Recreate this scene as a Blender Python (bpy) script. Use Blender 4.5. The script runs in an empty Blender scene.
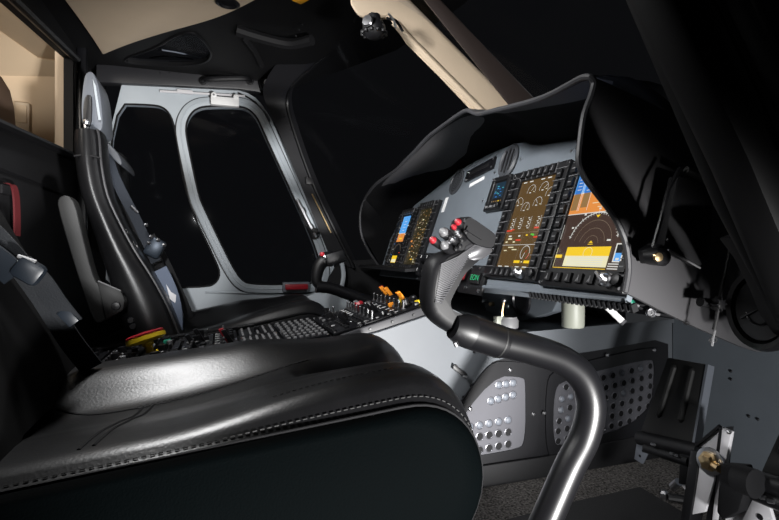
import bpy, bmesh, math, random
from mathutils import Vector as V, Matrix
random.seed(7)
C = bpy.context.scene.collection
PI = math.pi

# ---------------------------------------------------------------- camera geometry
F = 500.0; HC = 0.60
YAW = math.atan(170/F)
DV = V((math.sin(YAW), math.cos(YAW), 0)); RV = V((math.cos(YAW), -math.sin(YAW), 0)); UV = V((0, 0, 1)); CAM = V((0, 0, HC))
def ray(px, py): return DV + RV*((px-389.5)/F) + UV*((253-py)/F)
def aX(px, py, X): d = ray(px, py); return CAM + d*(X/d.x)
def aY(px, py, Y): d = ray(px, py); return CAM + d*(Y/d.y)
def aZ(px, py, Z): d = ray(px, py); return CAM + d*((Z-HC)/d.z)
def tY(pts, Y): return [aY(x, y, Y) for x, y in pts]

# ---------------------------------------------------------------- mesh builder
class MB:
    def __init__(s): s.v = []; s.f = []; s.mi = []; s.m = 0
    def add(s, vs, fs):
        b = len(s.v); s.v += [V(v) for v in vs]
        for f in fs: s.f.append([i+b for i in f]); s.mi.append(s.m)
    def box(s, c, d, M=None, taper=1.0):
        hx, hy, hz = d[0]/2, d[1]/2, d[2]/2
        vs = [V((x*hx*(taper if z > 0 else 1), y*hy*(taper if z > 0 else 1), z*hz)) for z in (-1, 1) for x, y in ((-1, -1), (1, -1), (1, 1), (-1, 1))]
        vs = [(M @ v if M else v) + V(c) for v in vs]
        s.add(vs, [(3, 2, 1, 0), (4, 5, 6, 7), (0, 1, 5, 4), (1, 2, 6, 5), (2, 3, 7, 6), (3, 0, 4, 7)]); return s
    def tube(s, pts, r, n=12, closed=False, caps=True, flat=1.0, up=None):
        pts = [V(p) for p in pts]; N = len(pts)
        rs = r if isinstance(r, (list, tuple)) else [r]*N
        rings = []; prev = None
        for i, p in enumerate(pts):
            a = pts[(i-1) % N] if (closed or i > 0) else p
            b = pts[(i+1) % N] if (closed or i < N-1) else p
            t = (b-a).normalized()
            if prev is None:
                u = V(up) if up else (V((0, 0, 1)) if abs(t.z) < .9 else V((1, 0, 0)))
            else: u = prev
            u = (u - t*u.dot(t)).normalized(); prev = u; w = t.cross(u)
            rings.append([p + (u*math.cos(2*PI*k/n)*flat + w*math.sin(2*PI*k/n))*rs[i] for k in range(n)])
        s.loft(rings, closed, caps); return s
    def loft(s, rings, closed=False, caps=True, wrap=True):
        n = len(rings[0]); vs = [v for r in rings for v in r]; fs = []
        R = len(rings)
        for i in range(R if closed else R-1):
            for k in range(n if wrap else n-1):
                a, b = i*n, ((i+1) % R)*n
                fs.append((a+k, a+(k+1) % n, b+(k+1) % n, b+k))
        if caps and not closed and wrap:
            fs.append(tuple(reversed(range(n)))); fs.append(tuple((R-1)*n+k for k in range(n)))
        s.add(vs, fs); return s
    def lathe(s, prof, M=None, n=20, closed=False):
        rings = []
        for r, h in prof:
            rings.append([(M or Matrix()) @ V((r*math.cos(2*PI*k/n), r*math.sin(2*PI*k/n), h)) for k in range(n)])
        s.loft(rings, closed, True); return s
    def slab(s, pts, vec):
        pts = [V(p) for p in pts]; n = len(pts); vec = V(vec)
        s.add(pts + [p+vec for p in pts], [tuple(reversed(range(n))), tuple(range(n, 2*n))] + [(i, (i+1) % n, (i+1) % n+n, i+n) for i in range(n)]); return s
    def holed(s, outer, holes, vec):
        bm = bmesh.new(); vec = V(vec); loops = []
        for lp in [outer]+holes:
            vs = [bm.verts.new(p) for p in lp]; loops.append(vs)
            for i in range(len(vs)): bm.edges.new((vs[i], vs[(i+1) % len(vs)]))
        bmesh.ops.triangle_fill(bm, use_beauty=True, use_dissolve=False, edges=bm.edges[:])
        bm.verts.index_update()
        front = [v.co.copy() for v in bm.verts]; tris = [[v.index for v in f.verts] for f in bm.faces]
        n = len(front); ids = [[v.index for v in l] for l in loops]; bm.free()
        fs = tris + [[i+n for i in reversed(t)] for t in tris]
        for l in ids:
            for i in range(len(l)): a, b = l[i], l[(i+1) % len(l)]; fs.append((a, b, b+n, a+n))
        s.add(front + [v+vec for v in front], fs); return s
    def grid(s, fn, nu, nv):
        vs = [fn(i/(nu), j/(nv)) for i in range(nu+1) for j in range(nv+1)]
        fs = [(i*(nv+1)+j, (i+1)*(nv+1)+j, (i+1)*(nv+1)+j+1, i*(nv+1)+j+1) for i in range(nu) for j in range(nv)]
        s.add(vs, fs); return s
    def sphere(s, c, r, n=12, sc=(1, 1, 1)):
        c = V(c); m = n//2
        rings = []
        for i in range(1, m):
            a = PI*i/m
            rings.append([c + V((math.sin(a)*math.cos(2*PI*k/n)*sc[0], math.sin(a)*math.sin(2*PI*k/n)*sc[1], math.cos(a)*sc[2]))*r for k in range(n)])
        s.loft(rings); return s
    def text(s, txt, size, M):
        cu = bpy.data.curves.new('t', 'FONT'); cu.body = txt; cu.size = size; cu.extrude = 0; cu.align_x = 'CENTER'; cu.align_y = 'CENTER'
        o = bpy.data.objects.new('t', cu); C.objects.link(o)
        dg = bpy.context.evaluated_depsgraph_get(); me = bpy.data.meshes.new_from_object(o.evaluated_get(dg))
        s.add([M @ v.co for v in me.vertices], [tuple(p.vertices) for p in me.polygons])
        bpy.data.objects.remove(o); bpy.data.curves.remove(cu); bpy.data.meshes.remove(me); return s
    def mesh(s, name, inv, smooth=35, bevel=0, seg=2, recalc=True):
        me = bpy.data.meshes.new(name)
        me.from_pydata([(inv @ v)[:] for v in s.v], [], s.f)
        for p, m in zip(me.polygons, s.mi): p.material_index = m
        bm = bmesh.new(); bm.from_mesh(me)
        if recalc: bmesh.ops.recalc_face_normals(bm, faces=bm.faces[:])
        if bevel:
            bmesh.ops.remove_doubles(bm, verts=bm.verts[:], dist=1e-6)
            es = [e for e in bm.edges if len(e.link_faces) == 2 and e.calc_face_angle(0) > .6]
            bmesh.ops.bevel(bm, geom=es, offset=bevel, segments=seg, affect='EDGES', profile=.5, clamp_overlap=True)
        bm.to_mesh(me); bm.free()
        if smooth:
            me.polygons.foreach_set('use_smooth', [True]*len(me.polygons)); me.set_sharp_from_angle(angle=math.radians(smooth))
        me.update(); return me

INV = {}
def thing(name, label, cat, loc=(0, 0, 0), M=None, group=None, kind=None):
    o = bpy.data.objects.new(name, None); C.objects.link(o); o.empty_display_size = .05
    o.matrix_world = M if M else Matrix.Translation(V(loc))
    INV[o.name] = (M if M else Matrix.Translation(V(loc))).inverted()
    o['label'] = label; o['category'] = cat
    if group: o['group'] = group
    if kind: o['kind'] = kind
    return o
def part(name, mb, mat, parent, local=False, label=None, kind=None, loc=None, **k):
    me = mb if isinstance(mb, bpy.types.Mesh) else mb.mesh(name, Matrix() if local else INV[parent.name], **k)
    o = bpy.data.objects.new(name, me); C.objects.link(o); o.parent = parent; INV[o.name] = INV[parent.name]
    if not me.materials:
        for m in (mat if isinstance(mat, (list, tuple)) else [mat]): me.materials.append(m)
    if loc is not None: o.location = loc
    if label: o['label'] = label
    if kind: o['kind'] = kind
    return o
def solo(name, mb, mat, label=None, cat=None, kind=None, group=None, M=None, **k):
    if M is None:
        lo = V((min(v.x for v in mb.v), min(v.y for v in mb.v), min(v.z for v in mb.v))); hi = V((max(v.x for v in mb.v), max(v.y for v in mb.v), max(v.z for v in mb.v)))
        M = Matrix.Translation(V(((lo.x+hi.x)/2, (lo.y+hi.y)/2, lo.z)))
    me = mb.mesh(name, M.inverted(), **k)
    o = bpy.data.objects.new(name, me); C.objects.link(o); o.matrix_world = M; INV[o.name] = M.inverted()
    for m in (mat if isinstance(mat, (list, tuple)) else [mat]): me.materials.append(m)
    if label: o['label'] = label
    if cat: o['category'] = cat
    if kind: o['kind'] = kind
    if group: o['group'] = group
    return o
def struct(name, mb, mat, label, cat, **k): return solo(name, mb, mat, label, cat, kind='structure', **k)

def chaikin(pts, it=2, closed=True):
    pts = [V(p) for p in pts]
    for _ in range(it):
        out = []; n = len(pts)
        if not closed: out.append(pts[0])
        for i in range(n if closed else n-1):
            a, b = pts[i], pts[(i+1) % n]; out += [a*.75+b*.25, a*.25+b*.75]
        if not closed: out.append(pts[-1])
        pts = out
    return pts
def spline(pts, n=6, closed=False):
    pts = [V(p) for p in pts]; N = len(pts); out = []
    for i in range(N if closed else N-1):
        g = (lambda k: pts[k % N]) if closed else (lambda k: pts[max(0, min(N-1, k))])
        p0, p1, p2, p3 = g(i-1), g(i), g(i+1), g(i+2)
        for j in range(n):
            t = j/n; out.append(.5*((2*p1)+(p2-p0)*t+(2*p0-5*p1+4*p2-p3)*t*t+(3*p1-p0-3*p2+p3)*t**3))
    if not closed: out.append(pts[-1])
    return out
def frameM(origin, z, x=None):
    z = V(z).normalized(); x = V(x) if x else (V((1, 0, 0)) if abs(z.x) < .9 else V((0, 1, 0)))
    x = (x - z*x.dot(z)).normalized(); y = z.cross(x)
    M = Matrix((x, y, z)).transposed().to_4x4(); M.translation = V(origin); return M

# ---------------------------------------------------------------- materials
def mat(name, col, rough=.5, metal=0.0, spec=.5, bump=None, var=None, emit=None, coat=0, sheen=0):
    m = bpy.data.materials.new(name); m.use_nodes = True; nt = m.node_tree; b = nt.nodes['Principled BSDF']
    b.inputs['Base Color'].default_value = (*col, 1); b.inputs['Roughness'].default_value = rough
    b.inputs['Metallic'].default_value = metal; b.inputs['Specular IOR Level'].default_value = spec
    if coat: b.inputs['Coat Weight'].default_value = coat; b.inputs['Coat Roughness'].default_value = .25
    if emit:
        b.inputs['Emission Color'].default_value = (*emit, 1); b.inputs['Emission Strength'].default_value = 1
    tc = nt.nodes.new('ShaderNodeTexCoord')
    if bump:
        n = nt.nodes.new('ShaderNodeTexNoise'); n.inputs['Scale'].default_value = bump[0]; n.inputs['Detail'].default_value = 4
        bp = nt.nodes.new('ShaderNodeBump'); bp.inputs['Strength'].default_value = bump[1]; bp.inputs['Distance'].default_value = bump[2] if len(bump) > 2 else .002
        nt.links.new(tc.outputs['Object'], n.inputs['Vector']); nt.links.new(n.outputs['Fac'], bp.inputs['Height']); nt.links.new(bp.outputs['Normal'], b.inputs['Normal'])
    if var:
        n = nt.nodes.new('ShaderNodeTexNoise'); n.inputs['Scale'].default_value = var[0]; n.inputs['Detail'].default_value = 5
        r = nt.nodes.new('ShaderNodeValToRGB'); a = var[1]
        r.color_ramp.elements[0].position = .3; r.color_ramp.elements[1].position = .7
        r.color_ramp.elements[0].color = (*[c*(1-a) for c in col], 1); r.color_ramp.elements[1].color = (*[c*(1+a) for c in col], 1)
        nt.links.new(tc.outputs['Object'], n.inputs['Vector']); nt.links.new(n.outputs['Fac'], r.inputs['Fac']); nt.links.new(r.outputs['Color'], b.inputs['Base Color'])
    return m
def glass(name, tint=(.92, .93, .95), gl=.03):
    m = bpy.data.materials.new(name); m.use_nodes = True; nt = m.node_tree; nt.nodes.clear()
    o = nt.nodes.new('ShaderNodeOutputMaterial'); t = nt.nodes.new('ShaderNodeBsdfTransparent'); g = nt.nodes.new('ShaderNodeBsdfGlossy'); mx = nt.nodes.new('ShaderNodeMixShader')
    t.inputs[0].default_value = (*tint, 1); g.inputs['Roughness'].default_value = .02; mx.inputs[0].default_value = gl
    nt.links.new(t.outputs[0], mx.inputs[1]); nt.links.new(g.outputs[0], mx.inputs[2]); nt.links.new(mx.outputs[0], o.inputs[0]); return m

LEATHER = mat('black_leather', (.0065, .0065, .0072), .34, spec=.5, bump=(260, .25, .001), var=(30, .15))
FABRIC = mat('seat_side_fabric', (.0001, .0007, .0009), .8, spec=.03, bump=(400, .3))
STITCH = mat('grey_thread', (.022, .022, .022), .7)
PLASTIC = mat('black_plastic', (.005, .005, .006), .45, bump=(500, .1, .0005))
GRIPM = mat('grip_black', (.005, .005, .006), .5, spec=.25)
SATIN = mat('satin_black_paint', (.006, .006, .007), .33, spec=.5)
PILLAR = mat('matte_pillar_black', (.0045, .0045, .0052), .62, spec=.25)
TUBEM = mat('black_stick_enamel', (.0045, .0045, .0055), .36, spec=.5)
PEDM = mat('cast_pedal_black', (.014, .014, .014), .6, spec=.3)
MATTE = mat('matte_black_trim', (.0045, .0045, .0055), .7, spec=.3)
HOOD = mat('glareshield_skin', (.050, .049, .052), .62, spec=.3, bump=(700, .15, .0006))
HOODIN = mat('glareshield_lining', (.004, .004, .0045), .8, spec=.1)
RIM = mat('glareshield_edge_rubber', (.028, .028, .031), .5)
PANEL = mat('blue_grey_panel_paint', (.125, .143, .163), .55, bump=(600, .08, .0004), var=(12, .06))
FLANK = mat('blue_grey_console_paint', (.105, .115, .128), .5, var=(10, .05))
COVER = mat('dark_anodised_cover', (.005, .005, .0065), .38, spec=.5, var=(20, .1))
SHEET = mat('perforated_sheet', (.13, .13, .145), .38, metal=.5)
RIMM = mat('hole_rim_metal', (.20, .20, .22), .3, metal=.7)
DOOR = mat('light_grey_door_paint', (.40, .44, .475), .45, var=(8, .05))
BEIGE = mat('beige_leather_trim', (.60, .48, .35), .6, bump=(500, .1, .0005), var=(6, .04))
BEIGE2 = mat('beige_cabin_lining', (.62, .48, .33), .6, var=(5, .05))
BROWN = mat('brown_passenger_leather', (.19, .125, .09), .55)
UMBER = mat('brown_post_reflection', (.034, .024, .021), .6)
CARPET = mat('charcoal_carpet', (.11, .103, .098), .95, spec=.1, bump=(260, 1, .010), var=(170, .95))
MATM = mat('black_rubber_mat', (.010, .010, .011), .8, bump=(200, .4, .003))
METAL = mat('bright_metal', (.62, .62, .64), .28, metal=1)
WMETAL = mat('white_painted_bracket', (.62, .61, .63), .4)
BRASS = mat('brass_fitting', (.75, .55, .30), .28, metal=1)
BLUESTRAP = mat('blue_grey_webbing', (.012, .016, .024), .7, bump=(300, .3))
LAPBELT = mat('pale_lap_webbing', (.11, .135, .19), .6, bump=(300, .3))
BUCKLE = mat('buckle_blue_grey', (.03, .04, .055), .4, metal=.5)
HEADG = mat('grey_headrest_shell', (.125, .137, .16), .5)
DKGREY = mat('charcoal_armrest', (.009, .0092, .0092), .55)
RED = mat('red_plastic', (.30, .012, .02), .4)
DRED = mat('dark_red_webbing', (.10, .005, .008), .7)
YEL = mat('yellow_plastic', (.75, .52, .02), .4)
ORANGE = mat('orange_lever_plastic', (.80, .27, .02), .4)
GREEN = mat('green_plastic', (.02, .22, .14), .4)
WHITE = mat('white_marking', (.75, .75, .75), .5)
GREYK = mat('light_grey_key', (.15, .15, .155), .5)
CAPG = mat('switch_cap_grey', (.13, .13, .135), .4)
KNURL = mat('grip_texture_grey', (.06, .06, .065), .4)
CREAM = mat('cream_duct', (.24, .25, .21), .5)
SILV = mat('silver_grip_head', (.07, .07, .075), .3, metal=.3)
def em(name, col, k=1.0): return mat(name, (.004, .004, .004), .25, emit=tuple(c*k for c in col))
E_BLUE = em('screen_blue', (.11, .40, .90)); E_ORG = em('screen_orange', (.80, .28, .055)); E_BRN = em('screen_brown', (.055, .030, .022))
E_MFD = em('screen_amber_brown', (.105, .058, .016)); E_WHT = em('screen_white', (.75, .75, .70)); E_YEL = em('screen_yellow', (.95, .62, .02))
E_PALE = em('screen_pale', (.85, .80, .52)); E_RED = em('screen_red', (.75, .06, .03)); E_GRN = em('screen_green', (.10, .60, .05)); E_BLK = em('screen_black', (.006, .006, .007))
E_CYAN = em('screen_cyan', (.08, .45, .55)); E_TAN = em('screen_tan', (.30, .17, .06)); E_DIM = em('screen_dim_line', (.25, .19, .13)); E_LED = em('green_led', (.03, .55, .22)); E_DBLUE = em('screen_deep_blue', (.04, .20, .62))
GLASS = glass('window_glass', gl=.010); SGLASS = glass('display_glass', (1, 1, 1), .02); DGLASS = glass('door_glass', gl=.008)

# ---------------------------------------------------------------- FLOOR, BULKHEADS, ROOF
FZ = -.04
struct('floor', MB().box((.45, 1.3, FZ-.02), (2.2, 2.4, .04)), CARPET, 'charcoal speckled carpet covering the cockpit floor', 'floor')
mat_pts = [aZ(x, y, FZ) for x, y in ((500, 524), (565, 506), (640, 489), (682, 514), (692, 560), (500, 560))]
solo('floor_mat', MB().slab(mat_pts, (0, 0, .006)), MATM, 'flat black rubber mat lying on the carpet beside the pedals', 'mat')
BX = 1.37
wf_ = struct('wall_front', MB().box((BX+.02, .72, .30), (.04, 1.0, .72)), PANEL, 'blue grey bulkhead behind the foot pedals', 'wall')
for k, (x, y) in enumerate(((731, 371), (731, 379), (749, 416), (758, 419))):
    p = aX(x, y, BX)
    part('screw', MB().lathe([(.004, 0), (.0045, .002), (.002, .004)], frameM(p, (-1, 0, 0)), 8), COVER, wf_)

# console side wall (facing the pilot's legs)
FY = 1.22
flank = [(330, 352), (380, 332), (425, 317), (450, 308), (470, 318), (495, 336), (560, 333), (672, 322)]
fl = tY(flank, FY); fl = [V((-.35, FY, .30)), V((.10, FY, .34))] + fl[1:]
fl += [V((BX, FY, FZ)), V((-.35, FY, FZ))]
wc_ = struct('wall_console', MB().slab(fl, (0, .02, 0)), FLANK, 'blue grey painted side of the centre console beside the pilot footwell', 'wall')
# black seal strip running along the base and top flange of that wall
struct('trim_4', MB().slab([p + V((0, -.012, 0)) for p in tY([(470, 466), (545, 455), (640, 434), (650, 424), (672, 424), (672, 470), (560, 500), (470, 500)], FY)], (0, .012, 0)), MATTE,
       'dark kick strip along the foot of the console side wall', 'trim', bevel=.003)
struct('trim_13', MB().slab([p + V((0, -.0006, 0)) for p in tY([(440, 436), (466, 398), (492, 362), (505, 358), (540, 359), (600, 350), (655, 340), (668, 344), (669, 440), (560, 480), (440, 490)], FY)], (0, .0005, 0)), COVER, 'dark lower lining of the console side wall around the two covers', 'trim')
struct('trim_5', MB().slab([V((.58, 1.215, .395)), V((.74, 1.215, .362)), V((1.37, 1.215, .378)), V((1.37, 2.1, .378)), V((.58, 2.1, .395))], (0, 0, .012)), FLANK, 'grey shelf on top of the console side wall under the instrument panel', 'trim')

def perforated(name, label, frame, window, rows, screws, rr):
    root = thing(name, label, 'cover', aY(*window[0], FY-.004), group='perforated avionics covers')
    out = chaikin(tY(frame, FY-.006), 2); win = chaikin(tY(window, FY-.006), 2)
    part('frame', MB().holed(out, [win], (0, .0055, 0)), COVER, root, smooth=30)
    sh = MB().slab([p+V((0, .0035, 0)) for p in win], (0, .0018, 0)); sheet = part('perforated_sheet', sh, SHEET, root, smooth=0)
    rg = MB(); dk = MB(); pl = MB()
    for (x0, y0, x1, y1, n, kind) in rows:
        for i in range(n):
            a = i/max(1, n-1); p = aY(x0+(x1-x0)*a, y0+(y1-y0)*a, FY-.0026); r = rr
            M = frameM(p, (0, -1, 0))
            rg.lathe([(r*1.0, 0), (r*1.18, .0), (r*1.15, .0016), (r*1.0, .002), (r*.92, .001)], M, 12, True)
            kk = kind if kind in 'pd' else ('p' if random.random() < .2 else 'd')
            if kk == 'p': pl.lathe([(r, 0), (r*.8, .0024), (r*.45, .0038), (.0004, .0042)], M, 10)
            else:
                dk.lathe([(r*.98, 0), (r*.9, .0008), (.0004, .0010)], M, 10)
    part('hole_rims', rg, RIMM, sheet); 
    if dk.v: part('dark_holes', dk, MATTE, sheet, label='black open holes')
    if pl.v: part('pale_plugs', pl, HEADG, sheet, label='pale grey domed plugs')
    for (x, y) in screws:
        part('screw', MB().lathe([(.0065, 0), (.0065, .002), (.004, .0045), (.0005, .005)], frameM(aY(x, y, FY-.006), (0, -1, 0)), 10), METAL, root, label='bright metal screw')
    return root
perforated('perforated_cover', 'small black framed cover with clipped corner beside the seat front', [(440, 432), (478, 378), (492, 363), (505, 361), (532, 364), (539, 374), (539, 448), (530, 456), (450, 470), (440, 470)],
           [(440, 450), (492, 376), (524, 377), (526, 384), (526, 444), (516, 450), (440, 462)],
           [(499, 385, 513, 383, 3, 'p'), (491, 401, 513, 395, 4, 'p'), (470, 427, 508, 420, 5, 'p'), (470, 438, 508, 432, 5, 'd'), (470, 452, 508, 444, 5, 'd')],
           [(510, 370), (470, 409), (533, 414), (521, 464)], .0105)
perforated('perforated_cover', 'long perforated metal cover beside the bare curve of the control stick', [(546, 386), (553, 370), (600, 358), (655, 346), (664, 352), (660, 440), (640, 437), (556, 461), (546, 452)],
           [(554, 392), (562, 380), (650, 358), (656, 364), (650, 420), (560, 448), (553, 440)],
           [(566, 387, 650, 366, 10, 'r'), (562, 399, 650, 376, 11, 'r'), (561, 410, 650, 386, 11, 'r'), (559, 421, 649, 396, 11, 'r'), (558, 431, 648, 406, 11, 'd'), (558, 441, 647, 416, 11, 'd')],
           [(544, 413), (607, 355), (654, 350), (611, 447), (560, 458)], .0095)

# aft bulkhead with opening to the cabin
WX = -.50
op = [V((WX, 1.30, .895)), V((WX, 2.075, .945)), V((WX, 2.075, 1.30)), V((WX, 1.30, 1.215))]
outer = [V((WX, .35, FZ)), V((WX, 2.62, FZ)), V((WX, 2.62, 1.42)), V((WX, .35, 1.42))]
wb = struct('wall_aft', MB().holed(outer, [op], (-.03, 0, 0)), MATTE, 'black bulkhead behind the seats with an opening to the cabin', 'wall')
inn = MB(); inn.tube([op[0]+V((.012, 0, 0)), op[1]+V((.012, 0, 0)), op[2]+V((.012, 0, 0)), op[3]+V((.012, 0, 0))], .014, 8, True)
part('opening_seal', inn, PLASTIC, wb, label='dark rubber seal round the opening')
part('jamb', MB().box(aX(63, 105, -.545), (.045, .040, .46)), BEIGE, wb, label='beige jamb', bevel=.006)
part('door_track', MB().box((WX+.02, 2.115, 1.02), (.03, .03, .75)), COVER, wb, label='dark vertical track', bevel=.004)
part('wall_seam', MB().box((WX+.001, 1.55, .80), (.004, 1.3, .006)), PLASTIC, wb)
# cabin beyond
CYW = 2.56
struct('floor_cabin', MB().box((-1.5, 1.3, FZ-.02), (1.7, 2.6, .04)), CARPET, 'dark carpeted floor of the passenger cabin', 'floor')
struct('wall_cabin', MB().box((-1.46, CYW+.02, .66), (1.84, .04, 1.50)), BEIGE2, 'beige lined side wall of the passenger cabin', 'wall')
A_ = [aY(-40, 75, CYW)] + tY([(80, 77)], CYW) + [aY(60, 62, 2.46), aY(38, 58, 2.44), aY(-10, 24, 2.42), aY(-40, 4, 2.42)]
struct('trim_6', MB().slab(A_, (0, .03, .03)), BEIGE2, 'beige sloping cabin panel above the side wall', 'trim')
struct('ceiling_cabin', MB().slab([aY(90, 64, 2.5), aY(38, 58, 2.45), aY(-10, 24, 2.43), aY(-60, -12, 2.43), V((-1.5, 1.0, 1.75)), V((-.54, 1.0, 1.42)), V((-.54, 2.3, 1.42))], (0, 0, .03)), BEIGE2, 'beige sloping ceiling of the passenger cabin', 'ceiling')
bx = aY(23, 118, CYW-.015)
t = thing('wall_box', 'small beige switch box on the cabin wall beyond the opening', 'box', bx)
part('housing', MB().box(bx, (.055, .03, .13)), BEIGE, t, bevel=.006); part('lid', MB().box(bx+V((0, -.018, .012)), (.040, .008, .075)), BEIGE2, t, bevel=.003)
t = thing('passenger_seat', 'brown leather passenger seat top seen through the bulkhead opening', 'seat', (-.95, 2.2, FZ))
m = MB(); q = tY([(-40, 70), (-8, 73), (5, 80), (13, 93), (17, 110), (19, 135), (20, 170)], 2.1)
q = [V((-1.02, 2.1, q[0].z-.1))]+q[1:]+[V((q[-1].x+.02, 2.1, .30)), V((-.60, 2.1, .28)), V((-.60, 2.1, .12)), V((-1.02, 2.1, .12))]
m.slab(q, (0, -.34, 0)); part('backrest', m, BROWN, t, bevel=.03, seg=3)
part('pedestal', MB().box((-.80, 1.95, .04), (.3, .3, .16)), PLASTIC, t)

# headliner over cockpit
hz = 1.32
hp = [aZ(60, -6, hz), aZ(78, 18, hz), aZ(92, 38, hz), aZ(103, 55, hz)]
ed = spline([aZ(103, 55, hz), aZ(128, 45, hz), aZ(162, 34, hz), aZ(205, 22, hz), aZ(232, 12, hz), aZ(258, -1, hz)], 4)
far = [V((.05, 1.30, hz)), V((.05, .45, hz)), V((-.47, .45, hz)), V((-.47, 1.5, hz))]
ceil = struct('ceiling', MB().slab(hp[:3]+ed+far, (0, 0, .03)), BEIGE, 'beige padded headliner over the cockpit', 'ceiling', bevel=.004)
p = aZ(228, 1, hz); part('light_ring', MB().lathe([(.03, -.004), (.034, -.008), (.024, -.012), (.018, -.006)], Matrix.Translation(p), 20), COVER, ceil, label='small grey ring set in the beige lining')
# dark roof panel above the far door with an oval roof window
rz = 1.352
ov = [aZ(x, y, rz) for x, y in ((112, 62), (158, 47), (172, 36), (190, 31), (200, 36), (210, 48), (212, 56), (205, 63), (180, 66))]
ov = chaikin(ov, 2)
roofp = [V((WX, 2.32, rz)), V((.32, 2.3, rz)), V((.62, 1.75, rz)), V((.70, 1.36, rz)), V((.70, .4, rz)), V((WX, .4, rz))]
roof = struct('ceiling_outer', MB().holed(roofp, [ov], (0, 0, .02)), PILLAR, 'black roof structure with an oval roof window above the far door', 'ceiling')
part('roof_window_rim', MB().tube([p-V((0, 0, .002)) for p in ov], .004, 6, True), PLASTIC, roof)
struct('window_1', MB().slab([p+V((0, 0, .012)) for p in ov], (0, 0, .004)), GLASS, 'oval roof window in the black roof above the far door', 'window', smooth=0)
t = thing('roof_reflection', 'pale curved tubes standing for reflections in the oval roof window', 'reflection', aZ(190, 55, rz+.09))  # bright streaks reflected in the roof glass, modelled as pale tubes
for q in (((150, 58), (165, 56), (185, 58), (215, 63)), ((162, 50), (180, 53), (200, 58), (222, 62))):
    part('reflection_tube', MB().tube(spline([aZ(x, y, rz+.09) for x, y in q], 5), .0035, 8), HEADG, t)
# roof frame ribs and yellow handle near the top edge
m = MB(); m.tube(spline([aZ(236, 30, 1.33), aZ(262, 38, 1.32), aZ(290, 44, 1.31), aZ(312, 40, 1.31)], 5), .018, 8); m.tube(spline([aZ(246, 40, 1.335), aZ(255, 52, 1.335), aZ(262, 66, 1.34)], 4), .010, 8)
struct('trim_7', m, MATTE, 'black moulded roof frame above the far door corner', 'trim')
yh = aZ(302, -3, 1.30)
t = thing('release_handle', 'yellow overhead handle at the top edge of the view', 'handle', yh)
part('grip', MB().box(yh+V((0, 0, .002)), (.034, .055, .018), Matrix.Rotation(.5, 3, 'Z')), mat('amber_plastic', (.80, .38, .01), .4), t, bevel=.004)
part('mount', MB().box(yh+V((0, 0, .026)), (.06, .12, .03), Matrix.Rotation(.5, 3, 'Z')), PLASTIC, t, bevel=.006)

# ---------------------------------------------------------------- FAR DOOR
DY = 2.28
outl = chaikin(tY([(106, 81), (170, 84), (232, 89), (252, 94), (265, 108), (278, 132), (302, 186), (328, 250), (346, 300), (338, 340), (106, 345)], DY), 1)
w1 = chaikin(tY([(110, 104), (150, 105), (163, 107), (171, 116), (176, 135), (186, 200), (216, 262), (220, 274), (216, 283), (206, 287), (110, 288)], DY), 2)
w2px = [(190, 116), (196, 110), (206, 107), (236, 107), (247, 109), (256, 117), (262, 130), (310, 235), (319, 262), (321, 276), (313, 283), (300, 284), (250, 284), (242, 280), (236, 272), (228, 258), (204, 208), (199, 196), (187, 140), (186, 126)]
w2 = chaikin(tY(w2px, DY), 2)
door = struct('door_1', MB().holed(outl, [w1, w2], (0, .035, 0)), DOOR, 'light grey left cockpit door with a large framed window', 'door', smooth=30)
def off(pts, k, dy):
    c = sum((V(p) for p in pts), V())/len(pts); out = []
    n = len(pts)
    for i, p in enumerate(pts):
        t = (pts[(i+1) % n]-pts[i-1]).normalized(); nn = V((t.z, 0, -t.x))
        if nn.dot(p-c) < 0: nn = -nn
        out.append(p+nn*k+V((0, dy, 0)))
    return out
wf = part('window_frame', MB().holed(off(w2, .040, -.016), [off(w2, -.002, -.016)], (0, .016, 0)), DOOR, door, bevel=.004)
part('window_gasket', MB().tube(off(w2, .001, -.014), .0045, 6, True), MATTE, wf, label='black rubber gasket')
part('frame_groove', MB().tube(off(w2, .042, -.002), .003, 6, True), PLASTIC, wf, label='dark groove round the window frame')
part('frame_lip', MB().tube(off(w2, .021, -.016), .0028, 6, True), DOOR, wf)
part('quarter_gasket', MB().tube(off(w1, .001, -.001), .004, 6, True), MATTE, door, label='black rubber gasket')
m = MB(); edge = spline(tY([(238, 93), (252, 100), (262, 114), (300, 197), (324, 253)], DY-.006), 5); m.tube(edge, .004, 6)
part('edge_seal', m, PLASTIC, door, label='dark door edge seal')
part('sill_rib', MB().tube(spline(tY([(205, 292), (260, 293), (320, 291)], DY-.004), 5), .004, 6), DOOR, door)
lt = MB(); c = aY(225, 102, DY-.03)
lt.box(c, (.115, .03, .036)); 
for sx in (-.045, .045): lt.lathe([(.012, -.016), (.012, .016)], frameM(c+V((sx, 0, .022)), (0, 1, 0)), 12)
latch = part('latch', lt, WHITE, door, label='white window latch', bevel=.003); part('latch_screw', MB().lathe([(.005, 0), (.004, .003)], frameM(c+V((-.045, -.016, .022)), (0, -1, 0)), 8), METAL, latch)
st = MB(); st.tube(tY([(160, 91), (245, 96)], DY-.012), .005, 6); st.box(aY(185, 92, DY-.012), (.06, .014, .014))
part('slide_rod', st, WMETAL, door)
hg = MB(); a, b = aY(297, 200, DY-.02), aY(314, 234, DY-.02)
hg.tube([a, b], .012, 10); hg.tube([a+(b-a)*.25, a+(b-a)*.4], .017, 10); hg.tube([a+(b-a)*.75, a+(b-a)*1.1], .016, 10)
part('hinge_damper', hg, METAL, door, label='bright metal damper'); part('damper_block', MB().box(a+(b-a)*.9+V((.01, -.008, 0)), (.03, .02, .02)), PLASTIC, door, bevel=.003)
rh = aY(296, 287, DY-.02)
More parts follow.
